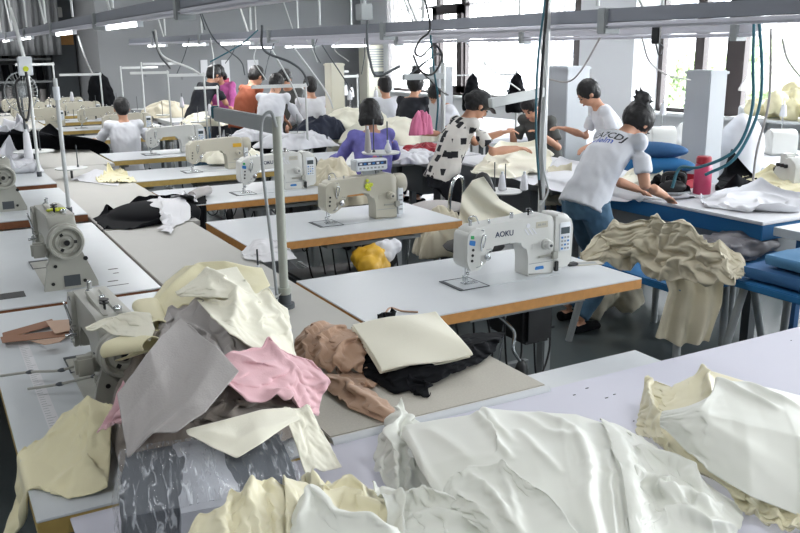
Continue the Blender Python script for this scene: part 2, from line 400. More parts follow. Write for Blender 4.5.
# lamp beams: trunk + reflector + tubes
def beam(X, y0, y1, z, lit, lab, n):
    t = empty('lamp_beam', (X, y0, z), 0, lab, 'lamp beam', 'lamp beams over the sewing rows'); L = y1-y0
    tr = MB().box(-.035, .035, 0, L, .035, .11); build('trunk', tr.bevel(.004), 'beam' if X < 5 else 'reflect', t)
    rf = MB(); rf.box(-.05, .05, 0, L, .0, .032); build('reflector', rf.bevel(.012), 'reflect', t)
    k = 0; y = 0.2
    while y < L-1.2:
        if (k % 2) == 0:
            f = build('clamp', MB().box(-.06, .06, y-.035, y+.035, -.03, .115).bevel(.006), 'steel', t)
        k += 1; y += 1.35
    for yy in lit:
        tb = build('fluorescent_tube', MB().cyl((0, yy, -.022), (0, yy+1.15, -.022), .014), 'tube', t)
        build('tube_cap', MB().box(-.02, .02, yy-.03, yy, -.04, 0), 'panel', tb); build('tube_cap', MB().box(-.02, .02, yy+1.15, yy+1.18, -.04, 0), 'panel', tb)
        area('tube_light', (X, y0+yy+.58, z-.06), .1, 1.15, (0, 0, 0), 9, (1, 1, 1))
    for i in range(int(L/2)):
        yy = 1+i*2.0
        h = build('hanger_rod', MB().cyl((0, yy, .13), (0, yy, ZC-z), .012, n=8), 'polew', t)
        if i % 2 == 0: build('diagonal_brace', MB().cyl((0, yy+.1, .1), (0, yy+.75, ZC-z-.9), .011, n=8).cyl((0, yy+.75, ZC-z-.9), (0, yy+.75, ZC-z), .011, n=8), 'polew', t)
    return t
beam(1.47, 2.4, 19, 2.025, [4.1, 7.0, -99] and [4.1, 7.0, 10.5, 13.5], 'grey lamp beam nearest the camera, running over the left hand machines', 0)
beam(3.55, 1.0, 16.5, 1.915, [9.0, 10.8, 13], 'thick grey lamp beam over the middle of the room, above the white machine with dark lettering', 0)
beam(5.6, 4.5, 16.5, 1.875, [6.5, 8.4, 10.2], 'pale lamp beam furthest toward the windows', 0)
for x, y in ((-1.5, 1), (-1.5, 5), (-1.5, 9), (-1.5, 13), (2.5, .3), (5, -1), (5.5, 2.5), (1, -1.8), (5.5, 6.5), (5.5, 11), (2.5, 5), (2.5, 10), (2.5, 15), (.8, 17.5), (0, 15.5), (-.3, 18)):  # unseen battens, added to brighten the foreground and the far left recess
    t = empty('added_ceiling_light', (x, y, ZC), 0, 'added white twin tube batten on the unseen ceiling, brightening the room below', 'added ceiling light', 'added fill light battens above the frame')
    build('housing', MB().box(-.1, .1, -.65, .65, -.06, 0).bevel(.01), 'panel', t)
    for s in (-1, 1): build('tube', MB().cyl((s*.05, -.6, -.08), (s*.05, .6, -.08), .014), 'tube', t)
    area('added_batten_light', (x, y, ZC-.12), .25, 1.2, (0, 0, 0), 24)
# ------------------------------------------------------------------ sewing tables
def sewing_table(loc, L, D, lab, edge='wood', rz=0, group='sewing machine tables in the middle row', z=.76, top='laminate', clutter=True, th=.042):
    t = empty('sewing_table', (loc[0], loc[1], 0), rz, lab, 'table', group)
    build('tabletop', MB().box(0, L, 0, D, z-.006, z).bevel(.002), top, t)
    build('edge_board', MB().box(.001, L-.001, .001, D-.001, z-th, z-.006), edge, t)
    for x in (.12, L-.3):
        lg = build('leg', MB().box(x, x+.05, D*.45-.02, D*.45+.04, .05, z-th).bevel(.006), 'steel', t)
        build('foot', MB().box(x, x+.05, .06, D-.06, .02, .06).bevel(.01), 'steel', lg)
        build('bracket', MB().box(x, x+.05, .1, D-.1, z-th-.035, z-th).bevel(.005), 'steel', lg)
    build('crossbar', MB().box(.12, L-.28, D*.6, D*.6+.03, .2, .25), 'steel', t)
    if clutter:
        build('oil_pan', MB().box(L*.36, L*.86, .1, .36, z-.11, z-th).bevel(.03), 'steel', t)
        build('pedal', MB().box(L*.4, L*.65, .1, .42, .1, .13, Matrix.Rotation(.15, 3, 'X')).bevel(.01), 'dsteel', t)
        rod = build('treadle_rod', MB().cyl((L*.55, .3, .12), (L*.6, .28, z-.1), .007), 'chrome', t)
        build('motor_box', MB().box(L*.62, L*.74, .18, .5, z-.3, z-th).bevel(.02), 'black', t)
        build('knee_lift', MB().tube(spline([(L*.5, .2, z-.1), (L*.54, .12, z-.18), (L*.53, .1, z-.26), (L*.56, .1, z-.33)]), .008), 'chrome', t)
        kl = MB().sph((L*.565, .1, z-.38), .05, (.7, .4, 1.2)); build('knee_pad', kl, 'black', t)
        cb = MB()
        for k in range(4):
            x = L*(.3+.12*k); cb.tube(spline([(x, .2, z-.06), (x+.05, .22, z-.3-.06*k), (x+.15, .25, z-.35), (x+.12, .28, z-.07)]), .005, 6)
        build('hanging_cable', cb, 'black', t)
    return t
def rrect(x0, x1, z0, z1, r=.015, n=4):
    o = []
    for cx, cz, a0 in ((x1-r, z0+r, -PI/2), (x1-r, z1-r, 0), (x0+r, z1-r, PI/2), (x0+r, z0+r, PI)):
        for i in range(n+1): a = a0+PI/2*i/n; o.append((cx+r*math.cos(a), cz+r*math.sin(a)))
    return o
def fillet(pts, n=4):   # pts: (x, z, r)
    out = []; N = len(pts)
    for i in range(N):
        p0 = Vector(pts[i-1][:2]); p = Vector(pts[i][:2]); p1 = Vector(pts[(i+1) % N][:2]); r = pts[i][2]
        if r <= 0: out.append(tuple(p)); continue
        a = (p0-p); b = (p1-p); k = min(r, a.length*.49, b.length*.49); a = p+a.normalized()*k; b = p+b.normalized()*k
        for j in range(n+1):
            t = j/n; out.append(tuple(a*(1-t)**2+p*2*t*(1-t)+b*t*t))
    return out
def lockstitch(loc, rz, lab, enamel='mach', brand=None, style='direct', sticker=None, group=None, box=False):
    """origin: needle point on the tabletop; arm along +X; operator at -Y"""
    t = empty('sewing_machine', loc, rz, lab, 'sewing machine', group)
    # arm casting
    prof = fillet([(-.03, .085, .01), (.055, .085, .015), (.075, .13, .02), (.085, .175, .03), (.235, .18, .05), (.285, .165, .04), (.305, .1, .03), (.305, .004, .004), (.455, .004, .004),
                   (.455, .28, .04), (.40, .292, .03), (-.01, .272, .03), (-.03, .25, .02)])
    build('arm', MB().prism(prof, -.052, .052, .012, 3), enamel, t)
    build('bed', MB().box(-.09, .47, -.088, .088, -.03, .003).bevel(.002), enamel if style == 'old' else 'laminate2', t)
    o = MB()   # bed outline / slide plate
    for a in ((-.1, -.08, -.09, .09), (-.1, .06, -.092, -.088)): o.box(*a, .0015, .0045)
    o.box(-.1, .06, .088, .092, .0015, .0045); o.box(.056, .06, -.09, .09, .0015, .0045); build('slide_plate_edge', o, 'dsteel', t)
    build('needle_plate', MB().box(-.03, .045, -.022, .022, .003, .006).bevel(.001), 'chrome', t)
    # face plate (left end cover)
    fp = fillet([(-.048, .12, .02), (-.03, .075, .015), (.02, .075, .015), (.045, .11, .01), (.05, .262, .02), (.0, .272, .02), (-.045, .25, .02)])
    f = build('face_plate', MB().prism(fp, -.066, -.05, .004), enamel, t)
    build('end_cover', MB().prism(fillet([(-.05, .11, .01), (-.03, .08, .01), (-.025, .255, .01), (-.045, .245, .01)]), -.05, .05, .004), enamel, t)
    for z in (.125, .15, .175): build('rubber_plug', MB().cyl((-.02+.1*(z-.15), -.069, z), (-.02+.1*(z-.15), -.065, z), .0065), 'black', f)
    if brand == 'AOKU':
        build('blue_badge', MB().prism(fillet([(-.038, .2, .005), (-.008, .192, .005), (-.004, .215, .005), (-.036, .222, .005)]), -.0675, -.0655), 'bluet', f)
        build('green_badge', MB().prism(fillet([(-.03, .226, .003), (-.012, .224, .003), (-.012, .24, .003), (-.03, .242, .003)]), -.0675, -.0655), 'green', f)
    # needle bar and foot
    nb = MB().cyl((0, 0, .05), (0, 0, .1), .005).cyl((0, 0, .004), (0, 0, .05), .0012).sph((0, 0, .05), .009, n=10); build('needle_bar', nb, 'chrome', t)
    ft = MB().cyl((-.014, 0, .03), (-.014, 0, .1), .004).box(-.02, -.008, -.012, .018, .012, .04).box(-.012, .012, -.02, .016, .006, .011)
    build('presser_foot', ft.bevel(.001), 'chrome', t)
    build('take_up_lever', MB().tube(spline([(.035, -.07, .18), (.04, -.082, .23), (.025, -.084, .24), (.02, -.075, .2), (.028, -.07, .165)]), .0035), 'chrome', t)
    td = MB().lathe([(.0, -.095), (.006, -.095), (.006, -.082), (.016, -.08), (.016, -.072), (.006, -.07), (.006, -.06)], (.055, 0, .135), axis='Y', n=16); build('tension_dial', td, 'chrome', t)
    g = MB(); g.tube(spline([(.06, -.06, .165), (.075, -.075, .17), (.08, -.07, .155), (.065, -.06, .15)]), .002, 6); build('thread_guide', g, 'chrome', t)
    g = MB(); g.tube(spline([(.02, -.06, .255), (.035, -.07, .262), (.04, -.065, .25)]), .002, 6); build('thread_guide', g, 'chrome', t)
    g = MB(); g.tube(spline([(.0, -.066, .09), (.02, -.075, .1), (.03, -.066, .12)]), .002, 6); build('thread_guide', g, 'chrome', t)
    # top fittings
    for x_, y_, a_, b_, r_ in ((.01, 0, .265, .297, .008), (.24, 0, .28, .306, .009), (.1, -.02, .272, .292, .006), (.365, .02, .284, .3, .012)): build('top_knob', MB().cyl((x_, y_, a_), (x_, y_, b_), r_).sph((x_, y_, b_), r_*1.1, (1, 1, .6), n=8), 'chrome', t)
    bw = MB().cyl((.33, -.01, .29), (.33, -.01, .31), .004).lathe([(.014, 0), (.014, .003), (.005, .003), (.005, .01), (.014, .01), (.014, .013)], (.33, -.01, .31), n=12); build('bobbin_winder', bw, 'black', t)
    if style != 'old':
        pl = MB().tube(spline([(.04, .03, .26), (.02, .03, .3), (.045, .01, .31), (.06, 0, .27)]), .003, 6); build('thread_post', pl, 'chrome', t)
    # stitch dial and lever
    sd = MB().lathe([(.004, -.095), (.016, -.094), (.021, -.088), (.021, -.068), (.027, -.064), (.027, -.052)], (.405, 0, .15), axis='Y', n=24); build('stitch_dial', sd, enamel, t)
    build('dial_centre', MB().cyl((.405, -.098, .15), (.405, -.094, .15), .007), 'dsteel', t)
    build('reverse_lever', MB().box(.36, .47, -.066, -.054, .088, .098).box(.435, .468, -.075, -.055, .075, .11).bevel(.003), 'machg', t)
    build('oil_gauge', MB().prism(rrect(.325, .36, .13, .16, .006), -.054, -.051), 'black' if style == 'old' else enamel, t)
    build('seam_line', MB().box(.31, .452, -.0535, -.051, .062, .065), 'steel', t)
    if style == 'direct':
        hp = fillet([(.457, .02, .01), (.56, .028, .02), (.566, .23, .05), (.535, .288, .04), (.457, .288, .01)])
        build('motor_housing', MB().prism(hp, -.058, .058, .014, 3), enamel, t)
        cp = build('control_panel', MB().prism(rrect(.482, .548, .105, .245, .008), -.062, -.056, .002), 'panel', t)
        build('screen', MB().box(.489, .541, -.0635, -.0615, .19, .222), 'screen', cp)
        for r_ in range(4):
            for c_ in range(3): build('key', MB().box(.492+.018*c_, .503+.018*c_, -.0635, -.0615, .168-.018*r_, .177-.018*r_), 'bluet' if (r_+c_) % 3 == 0 else 'steel', cp)
        build('handwheel', MB().lathe([(.0, .566), (.03, .567), (.036, .572), (.036, .586), (.03, .59), (0, .59)], (0, 0, .2), axis='X', n=24), 'black', t)
        build('rear_latch', MB().box(.458, .48, -.066, -.05, .01, .06).bevel(.003), 'black', t)
    elif style == 'arm':
        build('motor_housing', MB().lathe([(.0, .45), (.055, .455), (.065, .47), (.065, .51), (.06, .53), (0, .535)], (0, 0, .215), axis='X', n=28), enamel, t)
        cp = build('control_panel', MB().prism(rrect(.462, .50, .02, .2, .006), -.06, .05, .004), 'panel', t)
        for i in range(4): build('key', MB().box(.468, .492, -.063, -.059, .05+.03*i, .06+.03*i), 'steel', cp)
    else:
        build('belt_cover', MB().lathe([(.0, .45), (.062, .452), (.07, .47), (.07, .492), (.06, .5), (0, .5)], (0, 0, .2), axis='X', n=32), enamel, t)
        wheel = MB().lathe([(.0, .522), (.014, .524), (.016, .512), (.026, .510), (.030, .516), (.042, .516), (.046, .510), (.052, .51), (.056, .525), (.064, .526), (.068, .515), (.066, .5), (0, .5)], (0, 0, .2), axis='X', n=40)
        wl = build('handwheel', wheel, 'machg', t)
        build('hub', MB().cyl((.52, 0, .2), (.532, 0, .2), .011), 'black', wl)
        for a in range(3): build('wheel_slot', MB().box(.511, .5175, -.006, .006, .028, .04, Matrix.Rotation(a*2.1+.5, 3, 'X'), (0, 0, .2)), 'black', wl)
        fl = [(-.095, 0), (.11, 0), (.11, .02), (.06, .15), (-.05, .17), (-.075, .1)]
        m_ = MB(); a_ = [m_.bm.verts.new((.452, y, z)) for y, z in fl]; b_ = [m_.bm.verts.new((.475, y, z)) for y, z in fl]
        m_.bm.faces.new(a_); m_.bm.faces.new(b_[::-1])
        for i in range(6): m_.bm.faces.new((a_[i], a_[(i+1) % 6], b_[(i+1) % 6], b_[i]))
        build('end_bracket', m_.bevel(.004), enamel, t)
        for y, z, r in ((-.06, .03, .007), (-.045, .1, .007), (.07, .12, .009), (.06, .03, .007)): build('screw', MB().cyl((.474, y, z), (.478, y, z), r), 'black', t)
        build('cast_window', MB().box(.473, .4765, -.02, .045, .012, .06).bevel(.002), 'dsteel', t)
        build('side_knob', MB().box(.44, .475, -.125, -.07, .17-.03, .2).bevel(.008), 'machg', t)
        build('arm_ribs', MB().box(.1, .4, -.03, -.01, .285, .293).box(.1, .4, .01, .03, .285, .293).bevel(.003), enamel, t)
    if brand: textmesh('brand_lettering', brand, .036 if brand == 'AOKU' else .022, 'navy' if brand == 'AOKU' else 'dsteel', t, (.165, -.0525, .215), bold=.0007)
    if brand == 'AOKU':
        s = MB()
        for i in range(3): s.prism([(.30+.022*i, .205), (.308+.022*i, .205), (.285+.022*i, .235), (.277+.022*i, .235)], -.0535, -.0515)
        build('slash_marks', s, 'white', t)
        build('blue_badge', MB().prism(fillet([(.345, .03, .006), (.4, .03, .006), (.396, .046, .006), (.349, .046, .006)]), -.0535, -.0515), 'bluet', t)
        pl = build('embossed_plate', MB().prism(rrect(.345, .415, .232, .262, .004), -.0535, -.0515), 'machb', t)
        textmesh('model_lettering', 'A5-W1', .016, 'steel', pl, (.38, -.0537, .242), bold=.0003)
        build('round_logo', MB().cyl((.30, -.0535, .25), (.30, -.0515, .25), .011), 'white', t)
    if sticker == 'yellow_rag':
        sb = MB(); rr = random.Random(5)
        for i in range(14): sb.sph((.25+rr.gauss(0, .012), -.058, .23+rr.gauss(0, .012)), .011, (1, .4, 1), n=8)
        build('yellow_rag', sb, 'yel', t)
    if sticker == 'amber': build('amber_label', MB().prism(rrect(.36, .44, .2, .235, .004), -.0545, -.0515), 'oryel', t)
    if sticker == 'old_yellow':
        sb = MB(); rr = random.Random(6)
        for i in range(10): sb.sph((.3+rr.gauss(0, .012), rr.gauss(0, .015), .296), .012, (1, 1, .5), n=8)
        build('yellow_rag', sb, 'yel', t)
    if box:   # programmable head box with buttons on top of the arm
        b_ = build('control_box', MB().box(.18, .40, -.04, .05, .315, .385).bevel(.006), 'panel', t)
        build('bracket', MB().box(.24, .34, -.01, .02, .28, .32), 'steel', b_)
        build('key_strip', MB().box(.19, .39, -.0415, -.0395, .35, .372), 'navy', b_)
        for i in range(6): build('button', MB().box(.20+.03*i, .218+.03*i, -.043, -.041, .355, .366), 'bluet' if i % 2 else 'panel', b_)
        for i in range(7): build('button', MB().box(.20+.026*i, .214+.026*i, -.042, -.0395, .328, .338), 'steel', b_)
    return t
TY = [2.84, 4.46, 5.90, 7.25, 8.80, 11.0, 12.55, 14.1, 15.6]
desc = ['white topped sewing table with orange wood edge nearest the camera, under the dark lettered machine', 'second sewing table back, orange edged, carrying the machine with the button box',
        'third sewing table back, orange edge, behind the tall greenish pole', 'fourth sewing table back, yellowish edge, beside the draped black cloth and papers',
        'fifth sewing table back, just in front of the seated worker in white tee', 'sixth sewing table back, where the seated worker in white tee sews', 'seventh sewing table back, left of the white tee worker', 'eighth sewing table back, one before the last of the middle row', 'last sewing table of the middle row, in front of the far racks']
for i, y in enumerate(TY):
    x0 = 1.45 if i == 0 else 1.5 if i < 4 else 1.62
    L = 1.42 if i < 2 else 1.45
    sewing_table((x0, y, 0), L, .8 if i < 3 else .72, desc[i], 'wood' if i < 3 else 'woody', clutter=i < 4, th=.05)
lockstitch((2.115, 3.18, .76), 0, 'white direct drive sewing machine with dark lettering, nearest of the middle row', 'mach', 'AOKU', 'direct')
lockstitch((2.15, 4.80, .76), 0, 'beige sewing machine with a button box on top and a yellow rag on its arm', 'machb', None, 'arm', 'yellow_rag', box=True)
lockstitch((2.09, 6.20, .76), 0, 'white lettered sewing machine behind the greenish grey pole', 'mach', 'AOKU', 'direct')
lockstitch((2.09, 7.60, .76), 0, 'beige sewing machine with an amber label on its column, fourth of the row', 'machb', None, 'arm', 'amber')
lockstitch((2.09, 9.15, .76), 0, 'off white sewing machine beside the white tee worker, fifth of the row', 'mach', None, 'direct')
far = lockstitch((2.05, 11.35, .76), 0, 'off white sewing machine left of the white tee worker, sixth of the row', 'machb', None, 'direct', group='far machines of the middle row')
for k, (y, lb) in enumerate(((12.9, 'off white sewing machine in the far cluster, third from the end of the row'), (14.45, 'off white sewing machine in the far cluster, second from the end of the row'), (15.95, 'off white sewing machine at the very end of the middle row'))):
    dup(far, (2.0-.02*k, y, .76), 0, lb)
for k, (x, y) in enumerate(((1.25, 13.2), (1.3, 14.8), (1.3, 16.3))):
    dup(far, (x, y, .76), .0, ['off white sewing machine left of the far cluster, nearest of its three', 'off white sewing machine left of the far cluster, second of its three', 'off white sewing machine left of the far cluster, furthest of its three'][k], 'far machines standing left of the row')
# centre boards
def slab(name, x0, x1, y0, y1, z, m, lab, edge='steel', th=.035, cat='table board', grp=None, legs=True):
    t = empty(name, (x0, y0, 0), 0, lab, cat, grp)
    build('board_top', MB().box(0, x1-x0, 0, y1-y0, z-th, z).bevel(.003), m, t)
    if legs:
        for px in (.08, x1-x0-.12):
            for py in (.1, y1-y0-.14): build('leg', MB().box(px, px+.04, py, py+.04, 0, z-th), edge, t)
    return t
s0 = slab('work_board', .89, 1.655, 2.03, 2.80, .762, 'board', 'speckled cream work board in front of the nearest machine, under the folded cream cloth')
build('front_roll', MB().cyl((0, -.012, .748), (.766, -.012, .748), .0155, n=16), 'laminate', s0)
slab('work_board', .89, 1.435, 2.82, 5.33, .758, 'board2', 'long grey centre board under the base of the greenish pole')
slab('work_board', .89, 1.49, 5.35, 8.6, .758, 'board2', 'grey centre board beneath the black cloth with white papers')
slab('work_board', .89, 1.6, 8.62, 12.4, .758, 'board2', 'grey centre board beside the fifth table, under the long black cloth')
slab('work_board', .5, 1.6, 12.42, 17, .758, 'board2', 'furthest grey centre board leading to the far racks')
# left column tables (long side runs away from the camera)
def side_table(x0, x1, y0, y1, z, lab, edge='woodd'):
    t = empty('sewing_table', (x0, y0, 0), 0, lab, 'table', 'sewing tables of the left column')
    build('tabletop', MB().box(0, x1-x0, 0, y1-y0, z-.006, z).bevel(.002), 'laminate2', t)
    build('edge_board', MB().box(.001, x1-x0-.001, .001, y1-y0-.001, z-.05, z-.006), edge, t)
    for px in (.1, x1-x0-.15):
        for py in (.12, y1-y0-.2): build('leg', MB().box(px, px+.05, py, py+.05, 0, z-.05), 'steel', t)
    return t
tb0 = side_table(.115, .87, 1.97, 3.80, .76, 'nearest left table with a printed tape, yellow wood front edge, beside the wrapped bundle', 'woody')
tb1 = side_table(-.25, .87, 3.84, 5.62, .765, 'left table carrying the big handwheel machine with the yellow rag')
for px, py, L_, W_ in ((113, 269, .05, .018), (116, 273, .03, .014), (113, 281, .05, .016), (118, 285, .10, .012), (151, 290, .05, .016)):
    p_ = at(px, py, .765); build('slot', MB().prism(rrect(-L_/2, L_/2, -W_/2, W_/2, W_*.49), 0, .0012), 'black', tb1).matrix_local = Matrix.Translation((p_.x+.25, p_.y-3.84, .7652)) @ Matrix.Rotation(-PI/2, 4, 'X')
p_ = at(8, 296, .765); build('thread_chute', MB().box(p_.x+.25-.13, p_.x+.25+.07, p_.y-3.84-.05, p_.y-3.84+.05, .765, .7665), 'black', tb1)
side_table(-.2, .87, 5.75, 7.02, .80, 'left table with brown front edge and the blue tape dispenser')
side_table(-.25, .87, 7.12, 9.1, .82, 'left table with brown edge under the crumpled white cloth')
side_table(-.3, .87, 9.2, 12.3, .80, 'left table under the long black cloth')
L1 = lockstitch((.50, 4.58, .762), -PI/2, 'old grey sewing machine with big handwheel and yellow rag, left column middle', 'machg', None, 'old', 'old_yellow')
L1.scale = (1.15, 1.15, 1.15)
o = lockstitch((.43, 2.98, .762), -PI/2, 'grey sewing machine half buried under the cream and grey cloth heap', 'machg', None, 'old'); o.scale = (1.05, 1.05, 1.0)
o = lockstitch((.42, 6.66, .80), -PI/2, 'old grey machine cut by the left edge of the picture, with dark handwheel', 'machg', None, 'old'); o.scale = (1.15, 1.15, 1.15)
# lavender paper covered table in front
t = slab('cutting_table', .2, 2.93, .55, 2.015, .742, 'laminate', 'large front table covered in pale lavender paper', 'steel', .03, 'table')
pb = MB().box(-.012, 2.742, -.012, 1.475, .742, .7475).bevel(.0015); build('paper_cover', pb, 'lav', t)
sp = MB(); rr = random.Random(2)
for i in range(26): x, y = rr.uniform(1.0, 2.6), rr.uniform(.5, 1.43); sp.box(x, x+rr.uniform(.004, .012), y, y+.003, .7475, .749, )
build('lint_specks', sp, 'dsteel', t)['kind'] = 'stuff'
slab('side_board', 1.675, 2.25, 1.5, 2.24, .735-.03, 'laminate', 'plain white board edge peeking out behind the lavender table', 'steel', .025)
# thread cones, stands, poles
def cone(name, loc, m, lab, h=.15, r=.03, grp=None):
    t = empty(name, loc, 0, lab, 'thread cone', grp)
    build('thread', MB().lathe([(r*.5, 0), (r, .01), (r*.98, .03), (r*.62, h-.01), (r*.4, h)], n=18), m, t)
    build('core', MB().lathe([(r*.35, h-.005), (r*.33, h+.02), (r*.2, h+.02)], n=12), 'panel', t)
    return t
def thread_pole(loc, h, lab, tray=True, m='polew', arm=(-.22, 0), r=.011, traydir=0, tz=.12):
    t = empty('thread_stand', loc, 0, lab, 'thread stand')
    p = build('pole', MB().cyl((0, 0, 0), (0, 0, h), r, n=14), m, t)
    build('base_flange', MB().cyl((0, 0, 0), (0, 0, .02), r*2.2).cyl((0, 0, .02), (0, 0, .06), r*1.5), 'dsteel', t)
    if arm: build('top_arm', MB().box(min(arm[0], .02), max(arm[0], .02), -.012, .012, h-.045, h-.01).bevel(.003), 'polew', t); build('arm_eyelet', MB().tube(spline([(arm[0]*.6, 0, h-.045), (arm[0]*.6-.01, 0, h-.07), (arm[0]*.6+.01, 0, h-.075), (arm[0]*.6, 0, h-.05)]), .002, 6), 'dsteel', t)
    if tray:
        tr = MB().lathe([(0, 0), (.085, 0), (.095, .012), (.09, .012), (.083, .004), (0, .004)], (-.1, .03, tz), n=28); build('cone_tray', tr, 'polew', t)
        build('tray_pin', MB().cyl((-.1, .03, tz), (-.1, .03, tz+.2), .004, n=8), 'dsteel', t)
    return t
# ------------------------------------------------------------------ cloth
class Box:
    def __init__(s, x0, x1, y0, y1, z0, z1, r=.0): s.c = np.array([(x0+x1)/2, (y0+y1)/2, (z0+z1)/2]); s.h = np.array([(x1-x0)/2, (y1-y0)/2, (z1-z0)/2])
    def push(s, P, th):
        d = P-s.c; q = s.h+th-np.abs(d); ins = (q > 0).all(-1)
        if not ins.any(): return ins
        Q = q[ins].copy(); Q[:, 2] *= np.where(d[ins][:, 2] > 0, .6, 5); ax = Q.argmin(1); sub = P[ins]; rows = np.arange(len(ax))
        sub[rows, ax] = s.c[ax]+np.where(d[ins][rows, ax] >= 0, 1, -1)*(s.h[ax]+th); P[ins] = sub
        return ins
class Ell:
    def __init__(s, c, r): s.c = np.array(c, float); s.r = np.array(r, float)
    def push(s, P, th):
        d = (P-s.c)/(s.r+th); l = np.linalg.norm(d, axis=-1); ins = l < 1
        if ins.any(): P[ins] = s.c+(d[ins]/np.maximum(l[ins], 1e-3)[:, None])*(s.r+th)
        return ins
class HMap:      # layers of cloth already lying there
    def __init__(s, x0, x1, y0, y1, cell=.008, cap=.09):
        s.x0, s.y0, s.c = x0, y0, cell; s.n = int((x1-x0)/cell)+1; s.m = int((y1-y0)/cell)+1; s.H = np.full((s.n, s.m), -9.0); s.cap = cap
    def push(s, P, th):
        i = np.clip(((P[..., 0]-s.x0)/s.c).astype(int), 0, s.n-1); j = np.clip(((P[..., 1]-s.y0)/s.c).astype(int), 0, s.m-1)
        h = s.H[i, j]+th; ins = (P[..., 2] < h) & (P[..., 2] > h-s.cap)
        P[..., 2] = np.where(ins, h, P[..., 2]); return ins
    def add(s, P):
        # densify the grid then rasterise, then close gaps
        for _ in range(2):
            A = np.zeros((P.shape[0]*2-1, P.shape[1], 3)); A[::2] = P; A[1::2] = (P[1:]+P[:-1])/2
            P = np.zeros((A.shape[0], A.shape[1]*2-1, 3)); P[:, ::2] = A; P[:, 1::2] = (A[:, 1:]+A[:, :-1])/2
        Q = P.reshape(-1, 3); i = np.round((Q[:, 0]-s.x0)/s.c).astype(int); j = np.round((Q[:, 1]-s.y0)/s.c).astype(int)
        ok = (i >= 0) & (i < s.n) & (j >= 0) & (j < s.m); G = np.full((s.n, s.m), -9.0); np.maximum.at(G, (i[ok], j[ok]), Q[ok, 2])
        D = G.copy()
        for dx in (-1, 0, 1):
            for dy in (-1, 0, 1): D = np.maximum(D, np.roll(np.roll(G, dx, 0), dy, 1))
        s.H = np.maximum(s.H, D)
def grid_noise(n, m, f, seed, amp, oct=3):
    r = np.random.RandomState(seed); out = np.zeros((n, m)); a = 1
    for o in range(oct):
        k = max(2, int(f*2**o)); g = r.randn(k+2, k+2)
        x = np.linspace(0, k, n); y = np.linspace(0, k, m); xi = np.minimum(x.astype(int), k); yi = np.minimum(y.astype(int), k)
        fx = x-xi; fy = y-yi; fx = fx*fx*(3-2*fx); fy = fy*fy*(3-2*fy)
        A = g[xi][:, yi]; B_ = g[xi+1][:, yi]; C_ = g[xi][:, yi+1]; D_ = g[xi+1][:, yi+1]
        out += a*((A*(1-fx)[:, None]+B_*fx[:, None])*(1-fy)[None]+(C_*(1-fx)[:, None]+D_*fx[:, None])*fy[None]); a *= .5
    return out*amp
def sim(P, ex=(1, 1), cols=(), steps=90, iters=14, pin=None, th=.004, mu=.35, bend=.25, grow=30, lift=.0, seed=0, keep_edge=0, base=None, damp=.97, g=9.8, jit=.06):
    """P: n*m*3 start grid. ex: how much longer the cloth is than its start shape (slack turns into folds)."""
    n, m = P.shape[:2]; P = P.copy(); r = np.random.RandomState(seed)
    P[..., 2] += lift*(grid_noise(n, m, 5, seed, 1)+.6); V = np.zeros_like(P)
    base = P if base is None else base
    flat = base.copy()
    def lens(a, b): return np.linalg.norm(a-b, axis=-1)
    cons = []
    jx = 1+jit*grid_noise(n, m, 4, seed+1, 1); 
    def add(di, dj, k):
        A = (slice(0, n-di), slice(max(0, -dj), m-max(0, dj))); B_ = (slice(di, n), slice(max(0, dj), m-max(0, -dj)))
        d = flat[B_]-flat[A]
        L = lens(flat[A], flat[B_])
        if dj == 0: L = L*ex[0]
        elif di == 0: L = L*ex[1]
        else: L = L*math.sqrt((ex[0]**2+ex[1]**2)/2)
        cons.append((A, B_, L*jx[A], k))
    add(1, 0, 1); add(0, 1, 1); add(1, 1, .35); add(1, -1, .35)
    add(2, 0, bend); add(0, 2, bend); add(4, 0, bend*.5); add(0, 4, bend*.5)
    # accumulate Jacobi with weights
    pinned = np.zeros((n, m), bool) if pin is None else pin; P0 = P.copy(); dt = 1/70
    edge = np.zeros((n, m), bool); edge[0] = edge[-1] = True; edge[:, 0] = edge[:, -1] = True
    W = np.zeros((n, m, 1))
    for A, B_, L, k in cons: W[A] += k; W[B_] += k
    W = 1.55/W*1.0
    for st in range(steps):
        gr = min(1, (st+1)/grow); V[..., 2] -= g*dt; V *= damp; prev = P.copy(); P = P+V*dt
        for it in range(iters):
            acc = np.zeros_like(P)
            for A, B_, L, k in cons:
                d = P[B_]-P[A]; l = np.sqrt((d*d).sum(-1))+1e-9
                Lr = L if gr >= 1 else lens(flat[A], flat[B_])*(1-gr)+L*gr
                diff = (l-Lr)/l
                if k < .3: diff = np.minimum(diff, 0)      # bending only resists folding up
                c = d*(diff*.5*k)[..., None]; acc[A] += c; acc[B_] -= c
            P = P+acc*W
            if keep_edge: 
                e = edge; P[e, :2] += (P0[e, :2]-P[e, :2])*keep_edge
            P[pinned] = P0[pinned]
            if it % 3 == 2 or it == iters-1:
                for c in cols:
                    hit = c.push(P, th)
                    if hit is not None and hit.any():
                        P[hit, :2] += (prev[hit, :2]-P[hit, :2])*mu
        V = (P-prev)/dt; sp = np.linalg.norm(V, axis=-1, keepdims=True); V = np.where(sp > 3, V/np.maximum(sp, 1e-6)*3, V)
    return P
def quad(c, n, m, bow=0, edge_noise=.0, seed=0):
    """bilinear grid from 4 corners a,b,c,d (a-b along the first axis is u)."""
    a, b, cc, d = [np.array(tuple(x), float) for x in c]; u = np.linspace(0, 1, n)[:, None, None]; v = np.linspace(0, 1, m)[None, :, None]
    P = (a*(1-u)+b*u)*(1-v)+(d*(1-u)+cc*u)*v
    if edge_noise:
        N1 = grid_noise(n, m, 3, seed+11, edge_noise); N2 = grid_noise(n, m, 3, seed+12, edge_noise); P = P.copy(); P[..., 0] += N1; P[..., 1] += N2
    return P
